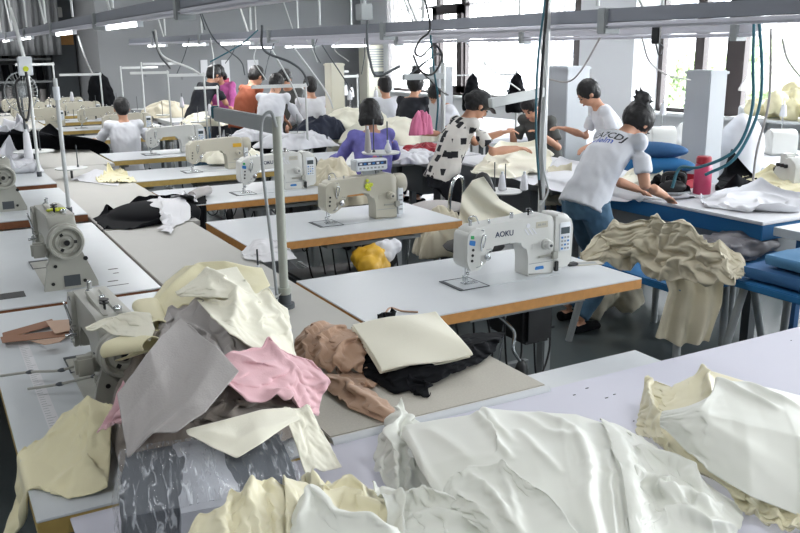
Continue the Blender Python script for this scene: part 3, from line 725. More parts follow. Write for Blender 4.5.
def polygrid(pts, n, m):
    """grid inside a 4-sided outline whose sides are polylines: pts = [sideAB, sideBC, sideDC, sideAD] (Coons patch)."""
    def rs(L, k):
        L = [np.array(tuple(p), float) for p in L]; s = [0]
        for a, b in zip(L, L[1:]): s.append(s[-1]+np.linalg.norm(b-a))
        t = np.linspace(0, s[-1], k); L = np.array(L); return np.stack([np.interp(t, s, L[:, i]) for i in range(3)], -1)
    AB, BC, DC, AD = rs(pts[0], n), rs(pts[1], m), rs(pts[2], n), rs(pts[3], m)
    u = np.linspace(0, 1, n)[:, None, None]; v = np.linspace(0, 1, m)[None, :, None]
    return AB[:, None]*(1-v)+DC[:, None]*v+AD[None]*(1-u)+BC[None]*u-((1-u)*(1-v)*AB[0]+u*(1-v)*AB[-1]+(1-u)*v*DC[0]+u*v*DC[-1])
def cloth_obj(name, P, m, lab, cat='cloth', thick=.0022, sub=1, group=None, parent=None, smooth_it=1):
    n, k = P.shape[:2]; P = P.copy()
    for _ in range(smooth_it):
        Q = P.copy(); Q[1:-1, 1:-1] = P[1:-1, 1:-1]*.5+(P[2:, 1:-1]+P[:-2, 1:-1]+P[1:-1, 2:]+P[1:-1, :-2])*.125; P = Q
    me = bpy.data.meshes.new(name); idx = np.arange(n*k).reshape(n, k)
    f = np.stack([idx[:-1, :-1], idx[1:, :-1], idx[1:, 1:], idx[:-1, 1:]], -1).reshape(-1, 4)
    me.from_pydata(P.reshape(-1, 3).tolist(), [], f.tolist()); me.polygons.foreach_set('use_smooth', [True]*len(f)); me.update()
    o = build(name, me, m, parent)
    s = o.modifiers.new('thickness', 'SOLIDIFY'); s.thickness = thick; s.offset = 0
    if sub: ss = o.modifiers.new('subdivision', 'SUBSURF'); ss.levels = sub; ss.render_levels = sub
    return tag(o, lab, cat, group) if parent is None else o
def V3(px, py, z): p = at(px, py, z); return (p.x, p.y, z)
TB = [Box(.115, .87, 1.97, 3.80, .3, .76), Box(.89, 1.655, 2.03, 2.80, .3, .762), Box(.89, 1.435, 2.8, 5.33, .3, .758), Box(1.45, 2.87, 2.84, 3.64, .3, .76), Box(.2, 2.93, -.5, 2.02, .3, .7475)]
FL = [Box(-5, 9, -5, 20, -1, 0)]

# --- wrapped bundle on the front table
t = empty('wrapped_bundle', (.445, 1.665, .748), math.radians(-12), 'plastic wrapped bundle of slate grey cloth under the fabric heap', 'bundle')
def blobbox(sx, sy, sz, r, seed, amp, seg=40):
    bm = bmesh.new(); bmesh.ops.create_cube(bm, size=2); bmesh.ops.subdivide_edges(bm, edges=bm.edges[:], cuts=seg, use_grid_fill=True)
    for v in bm.verts:
        c = v.co.copy(); q = Vector([max(-1, min(1, x)) for x in c]); s = Vector((sx, sy, sz))
        inner = Vector((q.x*(s.x-r), q.y*(s.y-r), q.z*(s.z-r))); dd = Vector((q.x*s.x, q.y*s.y, q.z*s.z))-inner; dd = dd.normalized()*r if dd.length > 0 else dd
        p = inner+dd
        nv = mnoise.noise(Vector((p.x*9+seed, p.y*5, p.z*30)))+.5*mnoise.noise(Vector((p.x*40+p.z*22+seed, p.y*14, p.z*9)))
        v.co = p+dd.normalized()*nv*amp
    m_ = MB(); m_.bm.free(); m_.bm = bm; return m_
k_ = blobbox(.19, .155, .105, .045, 3, .006); [setattr(v, 'co', v.co+Vector((0, 0, .105))) for v in k_.bm.verts]; M['slate'] = mat('slate_cloth', '4d5259', .8, var=.3, scale=12); build('cloth_stack', k_, 'slate', t)
k_ = blobbox(.198, .163, .109, .04, 9, .012, 60); [setattr(v, 'co', v.co+Vector((0, 0, .109))) for v in k_.bm.verts]; build('film', k_, 'plastic', t)
k_ = blobbox(.07, .169, .09, .03, 5, .004, 20); [setattr(v, 'co', v.co+Vector((-.01, -.014, .122))) for v in k_.bm.verts]; M['milky'] = mat('milky_plastic', 'b5b8c0', .25, var=.12, scale=30, bump=.5, bscale=30); build('folded_flap', k_, 'milky', t)
BUN = Box(.25, .6, 1.5, 1.82, .7, .955)
hm = HMap(-.1, 1.75, .6, 3.6)
core = [Ell((.62, 2.48, .86), (.2, .36, .25)), Ell((.82, 2.55, .85), (.22, .3, .2)), Ell((.5, 2.1, .82), (.14, .22, .17)), BUN, Box(.38, .50, 2.3, 3.0, .76, 1.04)]
# every sheet is laid over its own sagging form; slack gathers into folds
def form(P, ridges):
    if not ridges: return P
    P = P.copy(); zb = float(np.median(P[..., 2]))
    for px, h, w in ridges:
        L = [np.array(V3(x, y, zb)[:2]) for x, y in px]; D = np.full(P.shape[:2], 9.0); Tm = np.zeros(P.shape[:2]); N_ = len(L)-1
        for i, (a, b_) in enumerate(zip(L, L[1:])):
            ab = b_-a; t_ = np.clip(((P[..., :2]-a)@ab)/(ab@ab+1e-9), 0, 1); d = np.linalg.norm(P[..., :2]-(a+t_[..., None]*ab), axis=-1); k_ = d < D; D = np.where(k_, d, D); Tm = np.where(k_, (i+t_)/N_, Tm)
        env = np.clip(np.sin(np.clip(Tm*.86+.07, 0, 1)*PI), 0, 1)**.5
        P[..., 2] += h*env*np.exp(-(D/w)**1.6)
    return P
class Own:
    def __init__(s, Z): s.Z = Z
    def push(s, P, th):
        ins = P[..., 2] < s.Z; P[..., 2] = np.maximum(P[..., 2], s.Z); return ins
def sheet(name, sides, n, m, ex, mt, lab, ridges=(), seed=0, lift=.012, cols=(), hm=None, keep=.6, bend=.2, steps=55, iters=10, th=.004, thick=.003, drop=.004, cat=None, smooth_it=1, jit=.06, mu=.3, puff=0, pleat=None, dz=0):
    P = polygrid(sides, n, m) if len(sides[0]) != 3 or hasattr(sides[0][0], '__len__') else quad(sides, n, m)
    if puff:
        u = np.linspace(0, 1, n)[:, None]; v = np.linspace(0, 1, m)[None]; P[..., 2] += puff*(1-(2*u-1)**4)*(1-(2*v-1)**4)
    P = form(P, ridges); P[..., 2] += dz
    if pleat:
        u = np.linspace(0, 1, n)[:, None]; v = np.linspace(0, 1, m)[None]; wv = pleat[0]*np.sin(u*pleat[1]*2.2+1.3*np.sin(v*2.5+u*3))*(.35+.65*v); P[..., 0] -= wv*.5; P[..., 1] -= wv*.85
        P = cloth_obj(name, P, mt, lab, cat or 'cloth', thick=thick, smooth_it=smooth_it); return P
    P = sim(P, ex, list(cols)+([hm] if hm else [])+[Own(P[..., 2]-drop)], steps, iters, seed=seed, lift=lift, keep_edge=keep, bend=bend, th=th, jit=jit, mu=mu, g=5)
    o = cloth_obj(name, P, mt, lab, cat or ('garment' if 'garment' in name else 'cloth'), thick=thick, smooth_it=smooth_it)
    if hm: hm.add(P)
    return o
def S(*pts): return [V3(*p) for p in pts]
# yellow cloth sliding off the left table edge
sheet('yellow_cloth', [S((62, 415, .80), (85, 407, .84), (112, 404, .88)), S((112, 404, .88), (111, 450, .80), (108, 490, .77)), S((2, 545, .56), (40, 512, .70), (70, 497, .77), (108, 490, .77)), S((62, 415, .80), (28, 455, .74), (2, 545, .56))], 56, 56, (1.05, 1.05), 'cream',
      'yellow cream cloth sliding off the left corner table down to the bottom left', [([(88, 410), (95, 440), (108, 458)], .03, .03), ([(40, 500), (60, 478), (85, 470), (108, 486)], .025, .02), ([(30, 480), (55, 440), (80, 425)], .02, .04)], 3, cols=TB, bend=.5)
# bulk of the heap
base = [S((112, 400, .78), (150, 330, .79), (210, 300, .78), (262, 300, .78)), S((262, 300, .78), (288, 350, .78), (305, 390, .78), (300, 432, .78)), S((120, 470, .78), (180, 480, .78), (250, 460, .78), (300, 432, .78)), S((112, 400, .78), (108, 430, .78), (120, 470, .78))]
P = polygrid(base, 60, 60); u = np.linspace(0, 1, 60)[:, None]; v = np.linspace(0, 1, 60)[None]
P[..., 2] += .20*np.clip((1-(2*u-1)**4)*(1-(2*v-1)**4), 0, 1)*(1-.25*v); P[..., 2] = np.maximum(P[..., 2]+grid_noise(60, 60, 9, 4, .012), .775)
cloth_obj('taupe_cloth', P, 'taupe', 'dark taupe cloth bulk at the base of the fabric heap', thick=.003)
sheet('taupe_cloth', [S((160, 390, 1.0), (235, 372, 1.03), (300, 398, .95)), S((300, 398, .95), (302, 408, .94), (296, 420, .93)), S((200, 432, .97), (240, 430, .97), (296, 420, .93)), S((160, 390, 1.0), (180, 410, .99), (200, 432, .97))], 60, 40, (1.25, 1.3), 'taupe',
      'crumpled dark taupe cloth showing between the grey panel and the pink cloth', [([(228, 428), (238, 410), (262, 398)], .02, .018), ([(205, 425), (222, 405), (235, 392)], .02, .016), ([(240, 425), (258, 412), (285, 410)], .015, .014)], 4, hm=hm, bend=.1)
# cream strips over the bundle
sheet('cream_strip', [S((186, 429, 1.0), (225, 418, 1.01), (262, 408, 1.01), (290, 406, .99)), S((290, 406, .99), (297, 411, .985), (300, 418, .98)), S((187, 433, 1.0), (212, 446, 1.0), (237, 457, .99), (262, 442, 1.0), (300, 418, .98)), S((186, 429, 1.0), (186, 431, 1.0), (187, 433, 1.0))], 44, 26, (1.01, 1.01), 'creamp', 'flat pale cream strip lying across the top of the wrapped bundle', [([(200, 432), (240, 440), (290, 418)], .008, .03)], 10, bend=.6, lift=.003)
sheet('cream_strip', S((283, 406, .975), (310, 408, .95), (342, 466, .80), (306, 475, .84)), 26, 44, (1.03, 1.02), 'creamp', 'pale cream strip hanging down right of the wrapped bundle with frayed end', [([(300, 412), (312, 440), (322, 470)], .015, .012)], 11, lift=.004, bend=.5, jit=.012)
# pink
sheet('pink_cloth', [S((205, 372, 1.06), (235, 358, 1.07), (270, 354, 1.05), (312, 366, 1.0)), S((312, 366, 1.0), (331, 388, .94), (322, 402, .91), (318, 422, .87)), S((224, 384, 1.05), (248, 408, 1.0), (290, 412, .96), (318, 422, .87)), S((205, 372, 1.06), (212, 378, 1.06), (224, 384, 1.05))], 70, 56, (1.06, 1.12), 'pink',
      'crumpled pink cloth on the right of the heap', [([(222, 368), (265, 366), (308, 378)], .03, .016), ([(268, 410), (278, 392), (300, 388), (316, 402)], .03, .016), ([(235, 382), (262, 382), (275, 376)], .016, .012), ([(215, 364), (232, 372), (250, 372)], .018, .01), ([(300, 388), (312, 395), (316, 412)], .015, .012)], 8, lift=.006, bend=.3, thick=.004, jit=.02, dz=.02)
sheet('pink_cloth', S((124, 388, .99), (150, 392, 1.0), (130, 422, .93), (96, 432, .87)), 20, 20, (1.03, 1.05), 'pink', 'small pink cloth corner poking out left below the grey cloth', [([(100, 428), (118, 405), (130, 392)], .012, .012)], 9, bend=.5)
# crumpled grey between the panel and the cream top
sheet('grey_cloth', [S((156, 322, 1.11), (172, 300, 1.15), (200, 290, 1.17), (245, 318, 1.12)), S((245, 318, 1.12), (252, 340, 1.08), (250, 362, 1.05)), S((160, 348, 1.09), (200, 350, 1.1), (250, 362, 1.05)), S((156, 322, 1.11), (155, 335, 1.1), (160, 348, 1.09))], 80, 56, (1.08, 1.15), 'cgrey',
      'crumpled grey cloth gathered between the grey panel and the cream top', [([(160, 330), (175, 305), (195, 298)], .03, .014), ([(172, 325), (195, 312), (220, 322), (240, 345)], .03, .013), ([(185, 322), (205, 328), (228, 350)], .028, .012), ([(200, 302), (225, 312), (245, 335)], .025, .012), ([(195, 332), (215, 345), (240, 358)], .02, .01)], 13, lift=.008, bend=.2, jit=.03, dz=-.035)
# smooth grey panel
sheet('grey_cloth', [S((181, 319, 1.13), (215, 345, 1.12), (239, 370, 1.08)), S((239, 370, 1.08), (205, 412, 1.03), (176, 434, 1.0)), S((117, 393, 1.05), (122, 425, 1.01), (128, 458, .95), (150, 436, 1.0), (176, 434, 1.0)), S((181, 319, 1.13), (150, 352, 1.11), (117, 393, 1.05))], 60, 60, (1.0, 1.0), 'cgrey',
      'smooth light grey cloth hanging over the front of the heap to a point', [([(175, 330), (160, 370), (150, 425)], .012, .05), ([(225, 360), (195, 390), (160, 430)], .006, .03)], 12, hm=hm, bend=.6, thick=.004, lift=.004)
# cream top
sheet('cream_cloth', [S((146, 306, 1.09), (165, 278, 1.12), (185, 262, 1.14), (225, 262, 1.15), (262, 264, 1.13)), S((262, 264, 1.13), (270, 281, 1.12), (257, 292, 1.12)), S((160, 318, 1.1), (182, 300, 1.13), (215, 299, 1.15), (257, 292, 1.12)), S((146, 306, 1.09), (150, 312, 1.09), (160, 318, 1.1))], 70, 46, (1.02, 1.05), 'cream',
      'yellowish cream cloth crowning the back of the heap', [([(165, 285), (200, 268), (250, 268)], .02, .03)], 14, lift=.005, bend=.5, thick=.004, jit=.02, dz=-.01)
sheet('cream_cloth', [S((175, 298, 1.15), (192, 284, 1.17), (215, 275, 1.18), (237, 272, 1.17)), S((237, 272, 1.17), (247, 288, 1.15), (258, 292, 1.14)), S((185, 303, 1.14), (220, 303, 1.15), (245, 312, 1.12), (262, 312, 1.11)) , S((175, 298, 1.15), (178, 300, 1.15), (185, 303, 1.14))][:2]+[S((175, 300, 1.14), (205, 302, 1.15), (235, 304, 1.13), (258, 308, 1.12)), S((175, 298, 1.15), (175, 299, 1.145), (175, 300, 1.14))] and
      [S((176, 298, 1.15), (205, 278, 1.18), (237, 272, 1.17)), S((237, 272, 1.17), (247, 288, 1.15), (262, 308, 1.11)), S((180, 302, 1.14), (220, 303, 1.15), (262, 308, 1.11)), S((176, 298, 1.15), (177, 300, 1.145), (180, 302, 1.14))], 60, 36, (1.02, 1.06), 'creamp',
      'pale cream fold in the middle of the heap top', [([(198, 282), (225, 290), (250, 298)], .02, .018)], 18, lift=.005, bend=.5, thick=.004, jit=.015, dz=.02)
sheet('cream_cloth', [S((195, 303, 1.13), (232, 303, 1.14), (262, 300, 1.12), (288, 314, 1.07)), S((288, 314, 1.07), (292, 340, 1.02), (296, 362, .98)), S((230, 340, 1.1), (250, 352, 1.06), (275, 366, 1.01), (296, 362, .98)), S((195, 303, 1.13), (212, 322, 1.13), (230, 340, 1.1))], 76, 56, (1.03, 1.08), 'creamp',
      'rolled pale cream cloth falling down the right side of the heap', [([(234, 340), (240, 315), (262, 306), (286, 320)], .035, .018), ([(200, 308), (222, 316), (236, 314)], .02, .01), ([(255, 318), (275, 335), (292, 350)], .02, .025), ([(205, 318), (222, 325), (232, 325)], .015, .008)], 15, lift=.005, bend=.5, thick=.004, jit=.012, dz=.02)
sheet('cream_cloth', [S((85, 326, 1.08), (105, 317, 1.1), (135, 312, 1.12), (150, 312, 1.12)), S((150, 312, 1.12), (155, 328, 1.11), (150, 340, 1.1)), S((86, 329, 1.075), (110, 333, 1.08), (135, 336, 1.1), (150, 340, 1.1)), S((85, 326, 1.08), (85, 327, 1.077), (86, 329, 1.075))], 50, 30, (1.0, 1.06), 'creamp',
      'cream cloth fold poking left from the heap over the grey machine', [([(92, 326), (120, 322), (150, 324)], .02, .02)], 16, lift=.005, bend=.5, thick=.004, jit=.015)
def cone_fold(pts, r0, r1, mt, lab, flat=.55):   # an open rolled flap: a bent funnel of cloth
    n, m = 30, 40; a, b_ = np.array(pts[0]), np.array(pts[1]); ax = b_-a; ax /= np.linalg.norm(ax); up = np.array([0, 0, 1.0]); sd = np.cross(ax, up); sd /= np.linalg.norm(sd); up = np.cross(sd, ax); P = np.zeros((n, m, 3))
    for i in range(n):
        t_ = i/(n-1); c = a*(1-t_)+b_*t_; r = r0*(1-t_)+r1*t_
        for j in range(m):
            an = -.5+5.6*j/(m-1); P[i, j] = c+sd*math.cos(an)*r+up*math.sin(an)*r*flat*(1+.1*math.sin(3*an+t_*3))
    return cloth_obj('cream_flap', P, mt, lab, 'cloth', thick=.004)
cone_fold([V3(118, 348, 1.05), V3(152, 344, 1.09)], .055, .03, 'cream', 'open yellowish funnel of cloth below the left cream fold of the heap')
cone_fold([V3(146, 305, 1.08), V3(158, 326, 1.1)], .04, .025, 'cream', 'small open roll of cloth at the left shoulder of the heap')
# --- tan cloth, black cloth, folded cream towel on the board
h2 = HMap(.8, 2.0, 1.8, 3.2)
sheet('tan_cloth', [S((297, 338, .78), (310, 326, .82), (335, 326, .84), (362, 334, .82)), S((362, 334, .82), (366, 350, .82), (362, 372, .78)), S((296, 366, .775), (325, 374, .775), (362, 372, .78)), S((297, 338, .78), (293, 350, .78), (296, 366, .775))], 80, 60, (1.12, 1.2), 'beige',
      'crumpled tan cloth between the heap and the folded cream towel', [([(302, 360), (308, 338), (325, 328)], .03, .016), ([(318, 365), (322, 345), (340, 334)], .03, .014), ([(330, 370), (340, 350), (358, 342)], .028, .014), ([(345, 372), (352, 358), (364, 352)], .02, .012), ([(310, 368), (328, 356), (345, 356)], .015, .01)], 21, cols=TB, bend=.12, puff=.03)
sheet('tan_sleeve', [S((320, 374, .775), (350, 375, .775), (394, 408, .77)), S((394, 408, .77), (396, 416, .77), (390, 426, .768)), S((321, 386, .775), (350, 408, .77), (390, 426, .768)), S((320, 374, .775), (320, 380, .78), (321, 386, .775))], 64, 30, (1.02, 1.12), 'beige',
      'long tan sleeve lying toward the front edge of the speckled board', [([(322, 380), (355, 396), (392, 418)], .035, .03), ([(330, 378), (360, 388), (392, 410)], .012, .01)], 22, cols=TB, bend=.25)
sheet('tan_cloth', S((335, 370, .772), (388, 374, .772), (372, 388, .770), (345, 392, .770)), 20, 20, (1.02, 1.02), 'beige', 'flat tan cloth corner beneath the tan sleeve', (), 23, cols=TB)
sheet('black_cloth', [S((356, 348, .80), (430, 338, .84), (475, 334, .80), (506, 331, .79)), S((506, 331, .79), (495, 350, .78), (480, 362, .775)), S((366, 376, .775), (395, 393, .77), (440, 382, .775), (480, 362, .775)), S((356, 348, .80), (360, 362, .79), (366, 376, .775))], 80, 52, (1.08, 1.2), 'blackc',
      'crumpled black cloth under the folded cream towel', [([(400, 388), (440, 376), (478, 358)], .025, .02), ([(470, 350), (485, 342), (502, 334)], .02, .015)], 24, cols=TB, bend=.12, puff=.02)
sheet('black_cloth', S((405, 384, .785), (424, 380, .785), (431, 398, .768), (412, 393, .768)), 14, 14, (1.1, 1.1), 'blackc', 'small black cloth tail at the front of the black bundle', (), 25, cols=TB)
# folded towel: three layers joined by a fold
def towel(c, lab, m, layers=3, gap=.012, z_bulge=.02):
    a, b, cc, d = [np.array(x) for x in c]; n, L = 40, []
    segs = 26; prof = []
    for l in range(layers):
        us = np.linspace(0, 1, segs) if l % 2 == 0 else np.linspace(1, 0, segs)
        for u in us: prof.append((u, l*gap))
        if l < layers-1:
            s = 1 if l % 2 == 0 else -1; u0 = 1 if s > 0 else 0
            for k in range(1, 5): an = -PI/2+PI*k/5; prof.append((u0+s*.05*math.cos(an), l*gap+gap/2+gap/2*math.sin(an)))
    P = np.zeros((len(prof), n, 3))
    for i, (u, h) in enumerate(prof):
        for j in range(n):
            v = j/(n-1); p = (a*(1-u)+b*u)*(1-v)+(d*(1-u)+cc*u)*v; p = p+np.array([0, 0, h+z_bulge*math.sin(PI*min(1, max(0, u)))*math.sin(PI*v)*.8+.004*math.sin(7*v+5*u)]); P[i, j] = p
    return cloth_obj('folded_towel', P, m, lab, 'cloth', thick=.004, smooth_it=2)
towel([V3(380, 374, .80), V3(352, 330, .84), V3(436, 317, .87), V3(471, 358, .82)], 'folded pale cream towel lying on the black cloth', 'creamp', 3, .012)
sheet('black_scrap', S((377, 318, .775), (392, 312, .79), (396, 322, .77), (380, 330, .765)), 16, 14, (1.3, 1.3), 'blackc', 'small black scrap on the nearest sewing table left of the towel', (), 26, cols=TB, cat='scrap', puff=.02)
mb = MB().tube(spline([V3(384, 316, .78), V3(390, 308, .785), V3(402, 311, .765), V3(418, 312, .765)]), .004); tag(build('tan_ribbon', mb, 'beige'), 'thin tan ribbon curling from the small black scrap', 'ribbon')
# --- white garments in the foreground
h3 = HMap(.1, 2.6, .6, 2.3)
LT = [TB[-1]]
def pile(name, sides, n, m, ex, mt, lab, seed, lift=.04, extra=(), bend=.14, th=.005, keep=.5, steps=100, iters=12, hmap=None, thick=.0025, smooth_it=1, mu=.35, cols=None):
    P = polygrid(sides, n, m); P = sim(P, ex, (LT if cols is None else cols)+list(extra)+([hmap] if hmap else []), steps, iters, seed=seed, lift=lift, keep_edge=keep, bend=bend, th=th, mu=mu)
    o = cloth_obj(name, P, mt, lab, 'garment' if 'garment' in name else 'cloth', thick=thick, smooth_it=smooth_it)
    if hmap: hmap.add(P)
    return o
def rid(L): return [(p, h, w) for p, h, w in L]
sheet('white_garment', [S((392, 412, .80), (402, 410, .83), (425, 424, .82), (445, 420, .82)), S((445, 420, .82), (450, 450, .82), (450, 490, .80)), S((398, 500, .76), (420, 500, .78), (450, 490, .80)), S((392, 412, .80), (378, 440, .78), (374, 470, .76), (398, 500, .76))], 60, 70, (1.08, 1.03), 'satin',
      'gathered pleated white garment end left of the big white pile', [([(402, 415), (395, 440), (400, 480)], 0.0362, .012), ([(396, 425), (386, 445), (378, 465)], 0.0290, .01), ([(408, 425), (408, 450), (412, 480)], 0.0290, .01), ([(390, 440), (392, 465), (400, 490)], 0.0290, .009)], 31, hm=h3, cols=LT, bend=.2)
sheet('white_garment', [S((400, 434, .83), (404, 424, .85), (440, 418, .86), (476, 413, .87), (484, 407, .87), (530, 411, .87), (575, 413, .86), (610, 424, .84), (652, 448, .80)), S((652, 448, .80), (655, 480, .82), (655, 510, .82), (662, 570, .8)), S((440, 585, .83), (560, 590, .84), (662, 570, .8)), S((400, 434, .83), (420, 475, .84), (436, 500, .83), (440, 585, .83))], 130, 110, (1.015, 1.02), 'satin',
      'large smooth off white satin garment heaped in the bottom middle', [
      ([(476, 414), (482, 428), (492, 444), (508, 465)], 0.0174, .010), ([(484, 410), (495, 432), (512, 450)], 0.0116, .012), ([(404, 428), (412, 445), (425, 470), (438, 488)], 0.0203, .014),
      ([(520, 420), (545, 440), (580, 450)], 0.0116, .02), ([(540, 418), (575, 440), (590, 470), (588, 500), (600, 540)], 0.0232, .022), ([(600, 425), (618, 450), (622, 480), (634, 510), (640, 550)], 0.0261, .016),
      ([(560, 430), (568, 470), (575, 490)], 0.0087, .012), ([(520, 440), (540, 462), (560, 478)], 0.0101, .012), ([(430, 430), (455, 450), (470, 465)], 0.0087, .02), ([(608, 455), (610, 490), (618, 530)], 0.0174, .010)], 32, hm=h3, cols=LT, bend=.35, lift=.006, puff=.02)
sheet('white_garment', [S((444, 490, .90), (450, 478, .915), (475, 469, .925), (501, 467, .925), (520, 484, .92)), S((520, 484, .92), (545, 498, .92), (565, 516, .92), (590, 545, .91)), S((470, 520, .90), (500, 545, .90), (545, 575, .90), (590, 545, .91)), S((444, 490, .90), (452, 505, .90), (470, 520, .90))], 80, 60, (1.02, 1.06), 'satin',
      'white garment flap folded over the front of the big smooth pile', jit=.015, ridges=[([(450, 482), (475, 472), (500, 470), (518, 485), (545, 500), (565, 518)], 0.0203, .012), ([(470, 480), (495, 500), (515, 530)], 0.0203, .013), ([(500, 474), (512, 500), (520, 530)], 0.0145, .013), ([(455, 492), (480, 510), (500, 535)], 0.0145, .010)], seed=35, bend=.4, lift=.005)
sheet('white_garment', [S((598, 442, .80), (625, 436, .80), (640, 434, .79), (668, 458, .80), (700, 478, .80), (743, 508, .77)), S((743, 508, .77), (742, 525, .77), (725, 560, .77)), S((630, 560, .80), (670, 575, .80), (725, 560, .77)), S((598, 442, .80), (618, 490, .82), (630, 560, .80))], 90, 70, (1.04, 1.06), 'satin',
      'crumpled white satin garment tail right of the big white pile', [([(605, 446), (625, 450), (645, 440)], 0.0290, .012), ([(628, 506), (640, 490), (662, 494), (672, 508), (690, 502), (708, 512)], 0.0435, .016), ([(640, 472), (655, 460), (690, 474), (702, 492)], 0.0362, .018),
      ([(632, 470), (628, 500), (634, 530)], 0.0290, .012), ([(650, 525), (680, 518), (710, 524), (738, 515)], 0.0319, .014), ([(668, 500), (690, 515), (720, 500)], 0.0174, .012), ([(655, 460), (645, 482), (632, 500)], 0.0217, .012)], 33, hm=h3, cols=LT, lift=.012, bend=.2, puff=.02)
sheet('cream_garment', [S((186, 530, .97), (200, 514, .98), (224, 506, .99), (232, 494, .985), (246, 486, .985), (256, 490, .98), (264, 482, .975), (300, 482, .96)), S((300, 482, .96), (312, 510, .94), (314, 590, .92)), S((180, 600, .95), (250, 605, .95), (314, 590, .92)), S((186, 530, .97), (182, 550, .96), (180, 600, .95))], 110, 80, (1.05, 1.06), 'satiny',
      'crumpled ivory garment at the bottom edge just below the wrapped bundle', [([(195, 530), (208, 510), (228, 508)], 0.0217, .014), ([(226, 525), (232, 500), (248, 483), (254, 495), (250, 515)], 0.0254, .013), ([(262, 478), (252, 510), (262, 545)], 0.0254, .015), ([(262, 478), (280, 495), (290, 525)], 0.0217, .014), ([(270, 500), (278, 520), (280, 550)], 0.0181, .010), ([(240, 515), (245, 535), (240, 560)], 0.0145, .012), ([(215, 520), (222, 540), (230, 560)], 0.0145, .012)], 34, cols=LT, bend=.12, lift=.008, puff=.0, drop=.012, hm=h3)
sheet('cream_garment', [S((278, 486, .85), (300, 480, .87), (318, 484, .87), (345, 478, .86), (372, 488, .85), (398, 505, .83)), S((398, 505, .83), (400, 530, .84), (398, 575, .84)), S((290, 590, .86), (340, 590, .86), (398, 575, .84)), S((278, 486, .85), (286, 520, .86), (290, 590, .86))], 90, 70, (1.05, 1.06), 'satiny',
      'ivory garment heaped in front of the cream strip at the bottom edge', [([(292, 500), (308, 484), (322, 500), (332, 520)], 0.0435, .014), ([(330, 486), (350, 482), (380, 498)], 0.0362, .014), ([(325, 510), (345, 500), (385, 512), (395, 530)], 0.0362, .016), ([(300, 520), (310, 500), (318, 490)], 0.0290, .01)], 40, bend=.12, lift=.015, puff=.02, drop=.012, hm=h3)
sheet('white_garment', [S((292, 520, .95), (300, 500, .965), (314, 492, .965), (335, 512, .965), (370, 518, .96), (398, 526, .95)), S((398, 526, .95), (405, 550, .95), (400, 580, .95)), S((292, 590, .95), (340, 590, .95), (400, 580, .95)), S((292, 520, .95), (288, 550, .95), (292, 590, .95))], 70, 50, (1.02, 1.04), 'satin',
      'white satin fold lying over the ivory garments at the bottom edge', [([(300, 525), (312, 498), (335, 516)], 0.0290, .018), ([(335, 520), (370, 522), (395, 535)], 0.0217, .014)], 36, bend=.3, puff=.01, lift=.006)
sheet('white_garment', [S((372, 495, .84), (382, 484, .86), (395, 490, .86), (430, 500, .87), (452, 505, .87), (490, 520, .87)), S((490, 520, .87), (492, 540, .87), (480, 580, .86)), S((392, 590, .85), (430, 590, .86), (480, 580, .86)), S((372, 495, .84), (388, 530, .85), (392, 590, .85))], 76, 56, (1.03, 1.06), 'satin',
      'white garment sleeve rolled between the ivory garments and the big white pile', [([(380, 488), (392, 510), (400, 540)], 0.0362, .013), ([(395, 505), (430, 503), (470, 515)], 0.0435, .02), ([(410, 525), (440, 520), (480, 530)], 0.0217, .012)], 37, bend=.2, puff=.015, hm=h3)
# right hand pile
sheet('cream_garment', [S((645, 386, .82), (648, 378, .84), (672, 386, .85), (690, 376, .87), (712, 370, .88), (745, 380, .87)), S((745, 380, .87), (740, 430, .86), (745, 500, .80)), S((636, 432, .76), (660, 455, .77), (700, 480, .77), (745, 500, .80)), S((645, 386, .82), (640, 405, .78), (636, 432, .76))], 90, 80, (1.03, 1.04), 'satiny',
      'yellowish open neckline and gathered edge of the right hand garment pile', [([(646, 382), (652, 405), (665, 430)], 0.0362, .010), ([(690, 376), (705, 395), (712, 415)], 0.0319, .012), ([(640, 425), (670, 450), (720, 485)], 0.0362, .010), ([(645, 418), (680, 446), (730, 478)], 0.0290, .008)], 41, hm=h3, cols=LT, bend=.2, puff=.01)
sheet('white_garment', [S((662, 410, .88), (690, 408, .90), (712, 398, .92), (716, 378, .91), (745, 382, .90), (775, 388, .90), (830, 402, .86)), S((830, 402, .86), (850, 470, .86), (850, 560, .78)), S((660, 425, .85), (700, 465, .84), (750, 495, .82), (800, 515, .79), (850, 560, .78)), S((662, 410, .88), (660, 417, .87), (660, 425, .85))], 110, 90, (1.01, 1.015), 'satin',
      'large smooth white garment piled at the right edge of the front table', [([(662, 414), (690, 446), (740, 482), (800, 508)], 0.0319, .016), ([(716, 385), (740, 400), (775, 412)], 0.0174, .012), ([(745, 385), (770, 400), (800, 408)], 0.0145, .012), ([(690, 412), (712, 430), (740, 440)], 0.0087, .03), ([(735, 440), (770, 450), (800, 455)], 0.0116, .04)], 38, hm=h3, bend=.45, lift=.005, puff=.03, thick=.003)
sheet('cream_garment', [S((730, 493, .79), (752, 497, .79), (800, 512, .79)), S((800, 512, .79), (812, 520, .78), (825, 534, .765)), S((752, 518, .76), (780, 530, .76), (825, 534, .765)), S((730, 493, .79), (740, 508, .775), (752, 518, .76))], 50, 26, (1.1, 1.05), 'satiny', 'small frilled garment hem showing under the smooth right hand pile', [([(745, 495), (752, 506), (760, 518)], 0.0217, .008), ([(765, 502), (775, 512), (778, 526)], 0.0217, .008), ([(785, 508), (795, 520), (800, 530)], 0.0217, .008)], 39, cols=LT, bend=.15)
